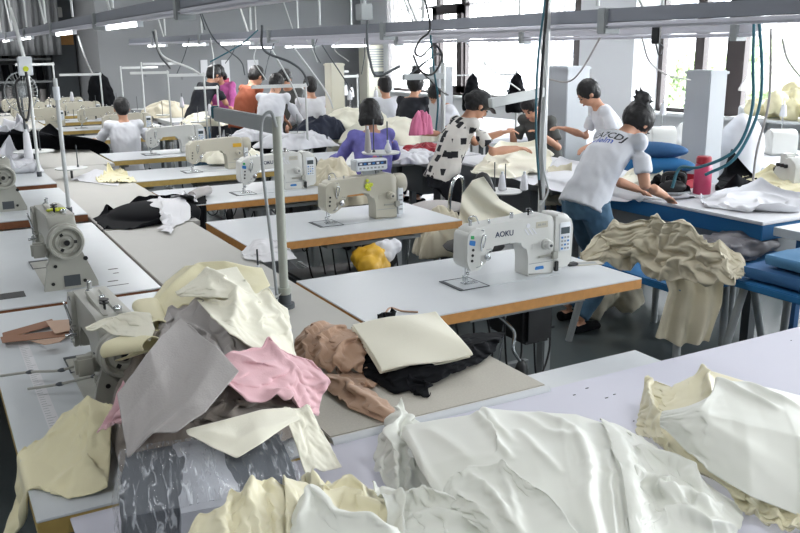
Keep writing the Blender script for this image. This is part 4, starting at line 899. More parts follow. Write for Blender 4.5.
# --- black cloth with papers on the centre board
h4 = HMap(.4, 2.2, 4.5, 7.5, .012)
S4 = [Box(.89, 1.49, 3, 9, .3, .758), Box(1.5, 2.95, 5.9, 6.7, .3, .76), Box(-.2, .87, 5.75, 7.02, .3, .80), Box(1.5, 2.95, 4.46, 5.26, .3, .76)]
pile('black_cloth', [[V3(82, 226, .77), V3(105, 204, .82), V3(150, 190, .84), V3(205, 187, .82)], [V3(205, 187, .82), V3(206, 198, .80), V3(203, 208, .77)], [V3(112, 228, .765), V3(130, 229, .765), V3(168, 222, .77), V3(203, 208, .77)], [V3(82, 226, .77), V3(90, 228, .77), V3(112, 228, .765)]], 70, 44, (1.1, 1.2), 'blackc', 'black cloth spread over the centre board under white papers', 41, hmap=h4, cols=S4, lift=.02, bend=.3, extra=[Ell((1.3, 5.75, .76), (.3, .3, .07))])
for i, (q, lb) in enumerate((([(147, 196), (163, 185), (178, 192), (158, 203)], 'leftmost crumpled paper sheet on the black cloth'), ([(160, 198), (185, 190), (187, 204), (166, 212)], 'front crumpled paper sheet on the black cloth'), ([(170, 187), (194, 183), (198, 192), (180, 196)], 'back crumpled paper sheet on the black cloth'), ([(164, 206), (174, 207), (172, 217), (160, 213)], 'small paper scrap at the front of the black cloth'))):
    P = quad([V3(*p, .87) for p in q], 14, 14); P = sim(P, (1.06, 1.06), S4+[h4], 40, 8, seed=50+i, lift=.02, bend=.8); P[..., 2] += .004*i; h4.add(P); cloth_obj('crumpled_paper', P, 'paper', lb, 'paper', thick=.001)
# grey rolled cuff at the right end of the black cloth
tag(build('rolled_cloth', MB().tube(spline([V3(192, 196, .80), V3(200, 192, .81), V3(208, 190, .80)]), .035, 12), 'cgrey'), 'grey rolled cloth end beside the papers on the black cloth', 'cloth')
h5 = HMap(-.6, 2.5, 6.0, 12, .02)
S5 = [Box(.5, 1.6, 5.35, 17, .3, .758), Box(1.5, 3, 7.25, 7.97, .3, .76), Box(-.3, .87, 5.75, 12.3, .3, .81), Box(1.62, 3.07, 8.8, 9.52, .3, .76)]
pile('white_cloth', [[V3(70, 178, .78), V3(95, 166, .79), V3(125, 170, .8)], [V3(125, 170, .8), V3(120, 176, .79), V3(118, 184, .78)], [V3(88, 180, .78), V3(100, 182, .78), V3(118, 184, .78)], [V3(70, 178, .78), V3(78, 179, .78), V3(88, 180, .78)]], 30, 20, (1.1, 1.1), 'white', 'pale grey white cloth lying flat left of the cream scraps', 51, hmap=h5, cols=S5, lift=.01, steps=50)
pile('cream_scraps', [[V3(96, 178, .78), V3(108, 166, .82), V3(120, 168, .81)], [V3(120, 168, .81), V3(130, 174, .79), V3(137, 181, .77)], [V3(98, 182, .77), V3(115, 183, .77), V3(137, 181, .77)], [V3(96, 178, .78), V3(97, 180, .78), V3(98, 182, .77)]], 44, 26, (1.15, 1.2), 'cream', 'small heap of yellowish cream scraps on the centre board', 52, hmap=h5, cols=S5, lift=.03, bend=.03, steps=60)
pile('white_cloth', [[V3(-12, 160, .84), V3(10, 147, .92), V3(28, 150, .9)], [V3(28, 150, .9), V3(36, 160, .87), V3(42, 172, .83)], [V3(-10, 172, .84), V3(14, 172, .84), V3(42, 172, .83)], [V3(-12, 160, .84), V3(-12, 165, .84), V3(-10, 172, .84)]], 40, 34, (1.3, 1.3), 'white', 'crumpled white cloth behind the machine at the left edge', 53, hmap=h5, cols=S5+[Ell((.2, 8.0, .8), (.35, .4, .1))], lift=.05, steps=60)
pile('black_cloth', [[V3(-12, 130, .95), V3(50, 124, .95), V3(100, 128, .93), V3(155, 132, .9)], [V3(155, 132, .9), V3(156, 138, .85), V3(152, 147, .8)], [V3(-12, 150, .84), V3(50, 145, .84), V3(100, 146, .84), V3(152, 147, .8)], [V3(-12, 130, .95), V3(-12, 140, .9), V3(-12, 150, .84)]], 80, 34, (1.15, 1.3), 'blackc', 'long crumpled black cloth across the left tables in front of the white tee worker', 54, hmap=h5, cols=S5+[Ell((.6, 9.8, .8), (1.2, .35, .18))], lift=.05, steps=70)
pile('white_cloth', [[V3(-8, 122, .95), V3(10, 117, .97), V3(25, 122, .95)], [V3(25, 122, .95), V3(27, 126, .93), V3(28, 130, .92)], [V3(-8, 132, .9), V3(10, 130, .92), V3(28, 130, .92)], [V3(-8, 122, .95), V3(-8, 127, .92), V3(-8, 132, .9)]], 30, 20, (1.3, 1.3), 'white', 'crumpled white cloth lying on the long black cloth at the left edge', 55, hmap=h5, cols=S5, lift=.03, steps=50)
# ------------------------------------------------------------------ people
def limb(mb, pts, rad, wide=None, n=14):
    pts = [Vector(p) for p in pts]; rings = []
    for i, p in enumerate(pts):
        d = (pts[min(i+1, len(pts)-1)]-pts[max(i-1, 0)]).normalized(); a = Vector(wide) if wide is not None else d.orthogonal()
        a = (a-d*a.dot(d)).normalized(); b = d.cross(a); r = rad[i]; ra, rb = r if isinstance(r, tuple) else (r, r)
        rings.append([mb.bm.verts.new(p+a*math.cos(2*PI*k/n)*ra+b*math.sin(2*PI*k/n)*rb) for k in range(n)])
    for a, b in zip(rings, rings[1:]):
        for i in range(n): mb.bm.faces.new((a[i], a[(i+1) % n], b[(i+1) % n], b[i]))
    mb.bm.faces.new(rings[0][::-1]); mb.bm.faces.new(rings[-1])
    return mb
def ball(mb, c, r, sc=(1, 1, 1), R=None): mb.sph(c, r, sc, 14, R); return mb
def fuse(mb, vox, smooth=4, noise_amp=0, nf=14, seed=0):
    bmesh.ops.recalc_face_normals(mb.bm, faces=mb.bm.faces)
    me = bpy.data.meshes.new('t'); mb.bm.to_mesh(me); mb.bm.free(); o = bpy.data.objects.new('t', me); C.objects.link(o)
    r = o.modifiers.new('r', 'REMESH'); r.mode = 'VOXEL'; r.voxel_size = vox; r.use_smooth_shade = True
    s = o.modifiers.new('s', 'SMOOTH'); s.factor = .5; s.iterations = smooth
    dg = bpy.context.evaluated_depsgraph_get(); m2 = bpy.data.meshes.new_from_object(o.evaluated_get(dg)); bpy.data.objects.remove(o); bpy.data.meshes.remove(me)
    if noise_amp:
        nrm = [v.normal.copy() for v in m2.vertices]
        for v, nn in zip(m2.vertices, nrm):
            p = v.co; v.co = p+nn*(noise_amp*(mnoise.noise(Vector((p.x*nf+seed, p.y*nf, p.z*nf*.55)))+.5*mnoise.noise(Vector((p.x*nf*2+p.z*10, p.y*nf*2+seed, p.z*nf*1.3)))))
    return m2
def ik(S, T, a, b, pole):
    S, T, pole = Vector(S), Vector(T), Vector(pole); d = T-S; L = d.length
    if L > (a+b)*.985: T = S+d*((a+b)*.985/L); d = T-S; L = d.length
    u = d/L; x = (a*a-b*b+L*L)/(2*L); h = math.sqrt(max(0, a*a-x*x)); p = (pole-u*pole.dot(u)); p = p.normalized() if p.length > 1e-4 else u.orthogonal()
    return S+u*x+p*h, T
def hand(mb, W, d, down, side, r=.0085, curl=.5):
    """W wrist, d pointing direction, down = palm normal, side = +1/-1 toward thumb"""
    d = d.normalized(); down = (down-d*down.dot(d)).normalized(); s = d.cross(down)*side
    limb(mb, [W, W+d*.03, W+d*.085], [(.026, .018), (.038, .016), (.04, .013)], s)
    for i, (o, L) in enumerate(((-.028, .058), (-.0095, .072), (.0095, .077), (.028, .07))):
        b = W+d*.082+s*o; k = b+(d*math.cos(curl*.6)+down*math.sin(curl*.6))*L*.5; e = k+(d*math.cos(curl*1.6)+down*math.sin(curl*1.6))*L*.5
        limb(mb, [b-d*.01, b, k, e], [r, r*1.02, r*.95, r*.75], s, 8); ball(mb, e, r*.75)
    b = W+d*.028+s*.03; k = b+(d*.75+s*.65+down*.3).normalized()*.035; e = k+(d*.95+s*.15+down*.3).normalized()*.03
    limb(mb, [b-s*.012, b, k, e], [r*1.4, r*1.25, r*1.1, r*.85], down, 8)
def person(px, py, D, ph, face, lean, handR, handL, lab, shirt, pants='dark', sleeve='short', hair='short', hp=.3, hyaw=0, feet=None, vox=.014, cap=None, sit=False, S=1.0, side=0, group=None, tail=0, gz=None):
    root = atD(px, py, D); X, Y = root.x, root.y
    t = empty('person', (X, Y, 0), face, lab, 'person', group)
    Rl = Matrix.Rotation(-lean, 3, 'X'); Rs = Matrix.Rotation(side, 3, 'Y'); up1 = Rs @ (Matrix.Rotation(-lean*.75, 3, 'X') @ Vector((0, 0, 1))); up2 = Rs @ (Matrix.Rotation(-lean*1.2, 3, 'X') @ Vector((0, 0, 1)))
    ax = Rs @ Vector((1, 0, 0)); P = Vector((0, 0, ph)); ws = P+up1*.12; ch = P+up1*.30*S; nb = ch+up2*.20*S; fwd = ax.cross(up2)*-1
    fwd = up2.cross(ax)
    hd = Matrix.Rotation(hyaw, 3, 'Z') @ Matrix.Rotation(-(lean*.6+hp), 3, 'X')
    hu = hd @ Vector((0, 0, 1)); hf = hd @ Vector((0, 1, 0)); hs = hd @ Vector((1, 0, 0)); nk = nb+(hu*.5+up2*.5).normalized()*.055; hc = nk+hu*.085+hf*.012
    shR, shL = nb-up2*.045+ax*.165*S, nb-up2*.045-ax*.165*S; down = Vector((0, 0, -1))
    eR, wR = ik(shR, Vector(handR), .27*S, .25*S, Vector((.35, -.5, -.7))); eL, wL = ik(shL, Vector(handL), .27*S, .25*S, Vector((-.35, -.5, -.7)))
    feet = feet or (((.1, .55, 0), (-.1, .55, 0)) if sit else ((.12, 0, 0), (-.12, .05, 0)))
    hR, hL = P+Vector((.085, 0, -.03)), P+Vector((-.085, 0, -.03))
    kR, aR = ik(hR, Vector(feet[0])+Vector((0, 0, .09)), .42*S, .42*S, Vector((.1, 1, .3))); kL, aL = ik(hL, Vector(feet[1])+Vector((0, 0, .09)), .42*S, .42*S, Vector((-.1, 1, .3)))
    mb = MB()
    limb(mb, [P-up1*.06, P+up1*.05, ws, ch, nb-up2*.06, nb], [(.13, .09), (.13, .085), (.11, .08), (.14, .09), (.15, .07), (.06, .05)], ax)
    limb(mb, [nb-up2*.03, nk+hu*.02], [.052, .05]);
    Rh = hd.copy(); ball(mb, hc+hu*.025, .092, (.86, 1.03, .98), Rh); ball(mb, hc-hu*.045+hf*.022, .062, (.92, 1.05, 1.0), Rh)
    ball(mb, hc+hf*.098-hu*.022, .014, (.8, 1.1, 1.5), Rh); ball(mb, hc+hf*.085-hu*.06, .016, (1.5, .6, .5), Rh)
    for s_ in (-1, 1): ball(mb, hc+hs*.082*s_-hu*.012, .022, (.45, .8, 1.3), Rh)
    for sh, e, w_, sd in ((shR, eR, wR, 1), (shL, eL, wL, -1)):
        limb(mb, [nb-up2*.05, sh, (sh+e)/2, e, e*.6+w_*.4, w_], [.05, .05, .044, .037, .037, .025]); ball(mb, sh, .052); ball(mb, e, .037)
        hdn = (w_-e).normalized(); hand(mb, w_, (hdn+down*.15), down+Vector((0, 0, 0))-hdn*.2, -sd, r=.0085 if vox < .01 else .0105)
    for h_, k, a in ((hR, kR, aR), (hL, kL, aL)):
        limb(mb, [h_, (h_+k)/2, k, (k+a)/2, a], [.08, .065, .048, .045, .033]); limb(mb, [a-Vector((0, .05, .045)), a+Vector((0, .05, -.05)), a+Vector((0, .15, -.06))], [(.032, .03), (.04, .028), (.032, .02)], (1, 0, 0))
    b = build('body', fuse(mb, vox), 'skin', t)
    # face details
    for s_ in (-1, 1):
        build('eye', MB().sph(hc+hf*.086+hs*.032*s_+hu*.0, .012, (1, .6, .55), 10, Rh), 'black', b); build('eyebrow', MB().sph(hc+hf*.09+hs*.033*s_+hu*.022, .016, (1, .35, .2), 10, Rh), 'hair', b)
    build('lips', MB().sph(hc+hf*.094-hu*.06, .02, (1, .35, .3), 10, Rh), 'lipc', b)
    # clothes
    mb = MB(); q = .014
    limb(mb, [P-up1*.07, P+up1*.05, ws, ch, nb-up2*.07, nb-up2*.02], [(.18, .14), (.172, .132), (.155, .118), (.165+q*.5, .118), (.168, .095), (.085, .07)], ax, 20)
    for sh, e, w_ in ((shR, eR, wR), (shL, eL, wL)):
        k = .74 if sleeve == 'short' else 1
        end = sh.lerp(e, k)
        limb(mb, [nb-up2*.06, sh, sh.lerp(e, .5*k), end], [.056, .06, .055, .056 if sleeve == 'short' else .05]); ball(mb, sh, .059)
        if sleeve == 'long': limb(mb, [e, e.lerp(w_, .5), e.lerp(w_, .9)], [.056, .05, .042]); ball(mb, e, .056)
    me = fuse(mb, vox, 5, .009, 11, px); build('shirt', me, shirt, t)
    mb = MB(); limb(mb, [P+up1*.03, P-up1*.03, P-Vector((0, 0, .1))], [(.158, .118), (.165, .125), (.15, .12)], ax)
    for h_, k, a in ((hR, kR, aR), (hL, kL, aL)): limb(mb, [h_, (h_+k)/2, k, (k+a)/2, a+Vector((0, 0, .02))], [.103, .088, .07, .066, .06]); ball(mb, k, .07)
    build('trousers', fuse(mb, vox*1.1, 3, .009, 16, py), pants, t)
    for a in (aR, aL):
        mb = MB(); limb(mb, [a-Vector((0, .065, .055)), a+Vector((0, .05, -.055)), a+Vector((0, .165, -.065))], [(.036, .034), (.046, .034), (.036, .026)], (1, 0, 0)); build('shoe', fuse(mb, vox, 2), 'blackc', t)
    # hair
    mb = MB(); ball(mb, hc+hu*.035-hf*.014, .104, (.9, 1.02, .98), Rh); ball(mb, hc-hf*.045-hu*.005, .085, (.95, .8, 1.0), Rh)
    if hair in ('bob', 'long'):
        L = .1 if hair == 'bob' else .2
        for s_ in (-1, 1): limb(mb, [hc+hs*.06*s_-hf*.02, hc+hs*.075*s_-hf*.03-hu*L*.6, hc+hs*.07*s_-hf*.035-hu*L], [.04, .04, .03])
        limb(mb, [hc-hf*.06, hc-hf*.075-hu*L*.6, hc-hf*.07-hu*L], [(.08, .04), (.085, .035), (.07, .025)], hs)
    if hair == 'bun':
        ball(mb, hc+hu*.03-hf*.03, .112, (.95, 1.0, .98), Rh); c_ = hc+hu*.055+Vector((0, 0, .115))-hf*.015; ball(mb, c_, .055); rr = random.Random(3)
        for k in range(26):
            v = Vector((rr.gauss(0, 1), rr.gauss(0, 1), rr.gauss(0, 1))).normalized(); limb(mb, [c_, c_+v*.05, c_+v*.075+Vector((rr.gauss(0, .01), rr.gauss(0, .01), .01))], [.014, .010, .006], None, 6)
    if hair == 'lowbun': ball(mb, hc-hf*.10-hu*.0, .045)
    build('hair', fuse(mb, min(vox, .01), 2, .004, 60, 1), 'hair', t)
    if cap:
        mb = MB(); ball(mb, hc+hu*.052-hf*.004, .107, (.92, 1.03, .82), Rh); limb(mb, [hc+hu*.05+hf*.07, hc+hu*.045+hf*.13, hc+hu*.03+hf*.165], [(.075, .012), (.07, .008), (.045, .006)], hs); build('cap', fuse(mb, .009, 2), cap, t)
    return t, dict(nb=nb, hc=hc, P=P, ch=ch, up=up2, fwd=fwd, ax=ax, wR=wR, wL=wL)
M['lipc'] = mat('lips', '9b5550', .5)
# printed tee: black shapes on off white
def printed():
    m = mat('black_white_print', 'ddd9d3', .8, var=.03, bump=.3, bscale=16); nt = m.node_tree; N = nt.nodes; L = nt.links; b = N['Principled BSDF']
    tc = N.new('ShaderNodeTexCoord'); v = N.new('ShaderNodeTexVoronoi'); v.distance = 'CHEBYCHEV'; v.inputs['Scale'].default_value = 12.5; v.inputs['Randomness'].default_value = .75
    L.new(tc.outputs['Object'], v.inputs['Vector']); c = N.new('ShaderNodeMath'); c.operation = 'LESS_THAN'; c.inputs[1].default_value = .33; L.new(v.outputs['Distance'], c.inputs[0])
    sp = N.new('ShaderNodeSeparateColor'); L.new(v.outputs['Color'], sp.inputs[0]); c2 = N.new('ShaderNodeMath'); c2.operation = 'LESS_THAN'; c2.inputs[1].default_value = .8; L.new(sp.outputs[0], c2.inputs[0])
    mu = N.new('ShaderNodeMath'); mu.operation = 'MULTIPLY'; L.new(c.outputs[0], mu.inputs[0]); L.new(c2.outputs[0], mu.inputs[1])
    mx = N.new('ShaderNodeMix'); mx.data_type = 'RGBA'; mx.inputs[6].default_value = (*hx('dcd8d2'), 1); mx.inputs[7].default_value = (.012, .012, .016, 1); L.new(mu.outputs[0], mx.inputs[0]); L.new(mx.outputs[2], b.inputs['Base Color']); return m
M['printed'] = printed()
def patterned_purple():
    m = mat('purple_pattern', '6f6cb4', .8, var=.5, scale=16, bump=.3, bscale=20); return m
M['purple'] = patterned_purple()
# 1 patterned tee worker
person(443, 176, 7.15, .80, -PI/2-.12, .5, (.22, .58, 1.0), (-.12, .62, 1.10), 'person in black cap and black and white patterned tee leaning over the ironing table', 'printed', 'dark', 'short', 'lowbun', hp=.35, hyaw=-.1, vox=.0085, cap='black', feet=((.12, -.1, 0), (-.12, .1, 0)))
# 2 grey tee worker bending, jeans
tp, J = person(585, 203, 5.55, .86, -PI/2+.05, .74, (.22, .50, .86), (-.05, .55, .86), 'person with messy black bun, pale grey tee and jeans bending over the work table', 'tee', 'denim', 'short', 'bun', hp=.55, vox=.0085, feet=((.12, -.12, 0), (-.13, .0, 0)), S=1.02)
# printed scribble on the back of the tee
import mathutils
def back_print(tp, J, s, size, m, off, rot=0):
    sh = [c for c in tp.children if c.name.startswith('shirt')][0]; cu = bpy.data.curves.new('x', 'FONT'); cu.body = s; cu.size = size; cu.align_x = 'CENTER'; cu.offset = .0012; cu.resolution_u = 2
    o = bpy.data.objects.new('x', cu); C.objects.link(o); me = bpy.data.meshes.new_from_object(o.evaluated_get(bpy.context.evaluated_depsgraph_get())); bpy.data.objects.remove(o)
    bm = bmesh.new(); bm.from_mesh(me); bmesh.ops.triangulate(bm, faces=bm.faces); bmesh.ops.subdivide_edges(bm, edges=bm.edges, cuts=1); bm.to_mesh(me); bm.free()
    bv = mathutils.bvhtree.BVHTree.FromPolygons([v.co for v in sh.data.vertices], [p.vertices for p in sh.data.polygons])
    c = J['nb']-J['up']*off-J['fwd']*.5; cr, sr = math.cos(rot), math.sin(rot)
    for v in me.vertices:
        x, y = v.co.x*cr-v.co.y*sr, v.co.x*sr+v.co.y*cr; o_ = c+J['ax']*x+J['up']*y; h = bv.ray_cast(o_, J['fwd'])
        if h[0]: v.co = h[0]-J['fwd']*.0015
        else: v.co = o_+J['fwd']*.42
    ob_ = bpy.data.objects.new('back_print', me); me.materials.append(M[m]); ob_.parent = sh; C.objects.link(ob_)
back_print(tp, J, 'CA7CDJ', .078, 'navyp', .13, .02) if M.setdefault('navyp', mat('dark_print', '20222c', .7)) else 0
back_print(tp, J, 'wlelm', .075, 'bluep', .185, .12) if M.setdefault('bluep', mat('blue_print', '4a62b4', .7)) else 0
# 3 man behind the table
person(616, 178, 7.9, .84, PI/2-.45, .45, (.16, .46, 1.08), (-.35, .35, .98), 'person with short black hair in white tee working behind the ironing table', 'tee', 'dark', 'short', 'short', hp=.35, vox=.011)
# 4 man in dark shirt
person(547, 165, 8.75, .70, PI/2+.3, .5, (.12, .45, 1.0), (-.2, .42, 1.0), 'person with short black hair and dark grey shirt facing left beyond the pole', 'shirtg', 'dark', 'short', 'short', hp=.4, vox=.012)
# 5 purple jacket seated
t5, J5 = person(374, 165, 7.3, .55+.12, -.15, .12, (.3, .42, .86), (-.25, .42, .86), 'person with black bob in purple patterned jacket seated with back to the camera', 'purple', 'dark', 'long', 'bob', hp=.15, vox=.011, sit=True, S=.95)
M['salmon'] = mat('salmon_stripe', 'c9708a', .7); back_print(t5, J5, 'I', .5, 'salmon', .40, .18)
# 6..8 beyond
person(388, 135, 10.8, .72, -.1, .12, (.2, .45, .9), (-.2, .45, .9), 'person with short black hair in white tee, back turned, near the air conditioner', 'tee', 'dark', 'short', 'short', hp=.1)
person(408, 132, 10.1, .78, -1.0, .35, (.2, .45, .88), (-.2, .45, .88), 'person with small top bun in black top between the poles', 'dark', 'dark', 'long', 'bun', hp=.1)
person(457, 145, 9.7, .72, 1.2, .3, (.2, .42, .9), (-.2, .42, .9), 'person whose black hair shows just behind the patterned tee worker', 'tee', 'dark', 'short', 'short', hp=.5)
# far group
person(268, 122, 10.0, .86, -.75, .5, (.28, .5, .86), (-.1, .5, .86), 'person in white tee leaning right over the far work table', 'tee', 'dark', 'long', 'short', hp=.3)
person(241, 116, 10.6, .92, -1.25, .42, (.25, .5, .95), (-.1, .5, .95), 'person in rust orange shirt leaning over the far work table', 'orange', 'dark', 'long', 'short', hp=.3)
person(196, 112, 11.6, .95, -1.2, .6, (.2, .58, .9), (-.1, .58, .9), 'person in black top and jeans bending at the far table left of the orange shirt', 'dark', 'denim', 'short', 'short', hp=.1)
M['pinkt'] = mat('pink_top', 'b65a9a', .8, var=.3, scale=20)
person(224, 112, 12.4, .88, 2.6, .25, (.2, .4, .9), (-.2, .4, .9), 'person in pink purple top facing the camera in front of the wall notices', 'pinkt', 'dark', 'long', 'bob', hp=.35)
person(293, 118, 11.6, .82, 2.2, .2, (.2, .4, .88), (-.2, .4, .88), 'person in dark cap facing the camera behind the white tee worker', 'shirtg', 'dark', 'short', 'short', hp=.3, cap='black')
person(314, 124, 11.0, .72, -.1, .15, (.2, .4, .86), (-.2, .4, .86), 'person in white top seen from behind, left of the cream duct', 'tee', 'dark', 'long', 'short', hp=.1)
# 15 seated white tee at left
person(127, 152, 9.75, .55, -.05, .12, (.3, .4, .82), (-.3, .4, .82), 'person in white tee seated with back to the camera at the left sewing row', 'tee', 'dark', 'short', 'short', hp=.2, vox=.011, sit=True)
M['linen2'] = M['linen']
def SD(D, *p): return [tuple(atD(x, y, D+(q[0] if q else 0))) for x, y, *q in p]
# ------------------------------------------------------------------ poles, stands, cables and the right side
g_ = at(285, 307, .76); thread_pole((g_.x, g_.y, .758), .80, 'tall greenish grey pole with a flat arm standing on the centre board', True, 'polen', None, .019, tz=.06)
t = bpy.data.objects['thread_stand']
build('base_sleeve', MB().cyl((0, 0, 0), (0, 0, .07), .026).cyl((0, 0, .07), (0, 0, .09), .03), 'polen', t)
a = atD(228, 115, (g_-CAM).dot(_fw)+.25)
build('top_arm', MB().box(-.015, .015, -.01, .8, .73, .795).bevel(.004), 'steel', t); build('arm_end', MB().box(-.018, .018, .8, .83, .74, .80).bevel(.004), 'teal', t)
lp = MB().tube(spline([(-.04, -.02, 0.05), (-.055, -.02, .3), (-.075, -.02, .6), (-.07, -.02, .78), (-.03, -.02, .82), (-.01, -.02, .76)]), .007); build('cable_loop', lp, 'steel', t)
for nm, (px, py), h, lb in ((0, (70, 218), .86, 'pale steel pole standing behind the yellow rag machine'), (1, (40, 180), .95, 'pale steel pole at the left behind the spool stand')):
    b_ = at(px, py, .79); thread_pole((b_.x, b_.y, .80), h, lb, False, 'polew', None, .013)
    q_ = bpy.data.objects['thread_stand.%03d' % (nm+1)]
    if nm == 0: build('joint', MB().cyl((0, 0, h-.13), (0, 0, h-.05), .02), 'panel', q_)
# pole from the floor up to the beam behind the nearest machine
b_ = at(541, 215, .76); t = empty('support_pole', (b_.x, b_.y, 0), 0, 'pale support pole rising from behind the nearest machine up to the lamp beam', 'pole')
build('pole', MB().cyl((0, 0, 0), (0, 0, 2.1), .022, n=16), 'polew', t); build('flat_arm', MB().box(-.42, 0, -.02, .02, -.028, .028, Matrix.Rotation(-.13, 3, 'Y'), (0, 0, 1.545)).bevel(.004), 'polew', t)
build('arm_bolt', MB().cyl((-.3, -.025, 1.56), (-.3, -.02, 1.56), .01), 'dsteel', t); build('base_plate', MB().box(-.08, .08, -.08, .08, 0, .015), 'dsteel', t)
b_ = atD(443, 165, 7.6); t = empty('support_pole', (b_.x, b_.y, 0), 0, 'thin grey support pole with a flat bracket left of the patterned tee worker', 'pole')
tz = atD(441, 62, 7.6).z; build('pole', MB().cyl((0, 0, 0), (0, 0, tz), .02, n=14), 'polew', t)
build('flat_arm', MB().box(-.40, 0, -.02, .02, tz-.14, tz-.09).bevel(.004), 'steel', t)
build('bent_rod', MB().tube(spline([(0, 0, tz-.02), (-.03, 0, tz+.07), (-.12, 0, tz+.04), (-.38, 0, tz-.12)]), .009), 'dsteel', t)
# many thin thread-stand poles with cross arms further back
grp = 'slim thread stands far back'
specs = [(58, 112, 62, 12.5, -.5), (104, 116, 72, 13.5, -.6), (124, 108, 66, 14, .6), (145, 112, 62, 13.0, .55), (171, 120, 70, 11.8, -.5), (207, 125, 72, 10.6, -.45), (219, 118, 85, 11.2, -.3), (308, 150, 82, 9.2, -.6), (358, 112, 74, 12.5, -.35), (311, 105, 86, 13, -.3), (332, 100, 70, 13.5, .3)]
labs = ['left of the tall cabinet', 'in front of the tall cabinet', 'at the left end of the grey wall', 'just left of the white tee worker head top', 'right of the white tee worker', 'left of the bending black top worker', 'in front of the bending black top worker', 'right of the white sleeved leaning worker', 'in front of the air conditioner', 'behind the dark capped worker', 'right of the dark capped worker']
for (px, yb, yt, D, arm), lb in zip(specs, labs):
    lo, hi = atD(px, yb, D), atD(px, yt, D); z0 = 0
    thread_pole((lo.x, lo.y, z0 if lo.z < 1.2 else z0), hi.z-z0, 'slim pale thread stand pole ' + lb, True, 'polew', (arm, 0), .012, tz=.95)
# thread cones: foreground tray, T2 stand, left ones
cone('thread_cone', (g_.x-.1, g_.y+.03, .83), 'white', 'white thread cone on the round tray at the greenish pole', .10, .02)
def stand2(loc, lab, h=.2, w=.2):
    t = empty('spool_stand', loc, 0, lab, 'spool stand'); build('plate', MB().lathe([(0, h), (w*.6, h), (w*.62, h+.01), (0, h+.01)], n=28), 'polew', t); build('stem', MB().cyl((0, 0, 0), (0, 0, h), .01), 'dsteel', t)
    build('spool_pin', MB().cyl((-.05, 0, h), (-.05, 0, h+.22), .004).cyl((-.05, 0, h), (-.05, 0, h+.03), .014, .006), 'dsteel', t); build('spool_pin', MB().cyl((.06, .02, h), (.06, .02, h+.2), .004).cyl((.06, .02, h), (.06, .02, h+.03), .014, .006), 'dsteel', t); return t
q_ = at(378, 152, 1.17); t = stand2((q_.x+.02, q_.y, .76), 'spool tray with two thread spools above the button box machine', .40, .2)
m1 = at(368, 152, 1.18); cone('thread_spool', (m1.x, m1.y, 1.175), 'cgrey', 'tall grey thread spool above the button box machine', .15, .022); m1 = at(388, 152, 1.18); cone('thread_spool', (m1.x, m1.y, 1.175), 'white', 'short white thread cone right of the tall grey spool', .06, .022)
q_ = atD(500, 192, 6.2); stand2((q_.x, q_.y, q_.z-.4), 'spool tray with two white cones right of the cloth draped chair', .4, .26)
for px, lb in ((502, 'white thread cone on the right tray, left one'), (524, 'white thread cone on the right tray, right one')):
    c_ = atD(px, 188, 6.2); cone('thread_cone', (c_.x, c_.y, c_.z-.02), 'white', lb, .12, .03)
c_ = at(28, 150, .98); cone('thread_spool', (c_.x, c_.y, .90), 'white', 'tall white thread spool on the left stand beside the long black cloth', .24, .04)
q_ = at(34, 152, .9); stand2((q_.x, q_.y, .80), 'white spool tray on the left table beside the pale pole', .1, .3)
q_ = at(68, 162, .9); stand2((q_.x+.02, q_.y, .76), 'round spool tray behind the pale pole on the left table', .08, .22)
cn = [(182, 104, 12), (210, 112, 10.6), (98, 100, 14), (72, 98, 14), (346, 92, 13), (352, 94, 13)]
cl_ = ['on the stand left of the black top worker', 'on the stand below the orange shirt', 'in front of the tall cabinet', 'in front of the racks', 'left one near the far cream goods', 'right one near the far cream goods']
for (px, py, D), lb in zip(cn, cl_):
    p = atD(px, py, D); t = empty('thread_cone', (p.x, p.y, p.z-.05), 0, 'small white thread cone '+lb, 'thread cone'); build('thread', MB().lathe([(.02, 0), (.035, .01), (.02, .13), (.012, .15)], n=14), 'white', t); build('pin', MB().cyl((0, 0, -(p.z-.05)), (0, 0, .2), .005), 'dsteel', t)
# small things on the left tables
q_ = at(54, 222, .80); t = empty('tape_dispenser', (q_.x+.02, q_.y, .80), .4, 'small navy blue tape dispenser on the left table by the yellow rag machine', 'tape dispenser')
build('shell', MB().lathe([(0, -.018), (.03, -.018), (.036, 0), (.03, .018), (0, .018)], (0, 0, .036), 24, 'Y').bevel(.003), 'navy', t); build('base', MB().box(-.03, .07, -.018, .018, 0, .012).bevel(.003), 'blackc', t); build('roll', MB().cyl((0, -.02, .038), (0, -.018, .038), .018), 'blued', t)
# tan strips on nearest left table
h6 = HMap(-.3, 1, 2, 4)
for i, (q, lb) in enumerate((([(2, 332), (52, 318), (56, 324), (3, 338)], 'upper long brown cloth strip on the nearest left table'), ([(0, 336), (70, 328), (72, 335), (2, 342)], 'lower long brown cloth strip on the nearest left table'), ([(45, 320), (76, 318), (78, 328), (55, 333)], 'short tan cloth piece feeding under the half buried machine'), ([(30, 340), (66, 336), (60, 341), (45, 344)], 'thin curved tan strip in front of the brown strips'))):
    sheet('cloth_strip', S(*[(a, b, .775+.008*i) for a, b in q]), 30, 12, (1.0, 1.03), 'brownc' if i < 2 else 'beige', lb, (), 60+i, cols=TB, hm=h6, lift=.001, jit=.01, steps=20) if M.setdefault('brownc', mat('brown_strip_cloth', '8b6650', .8)) else 0
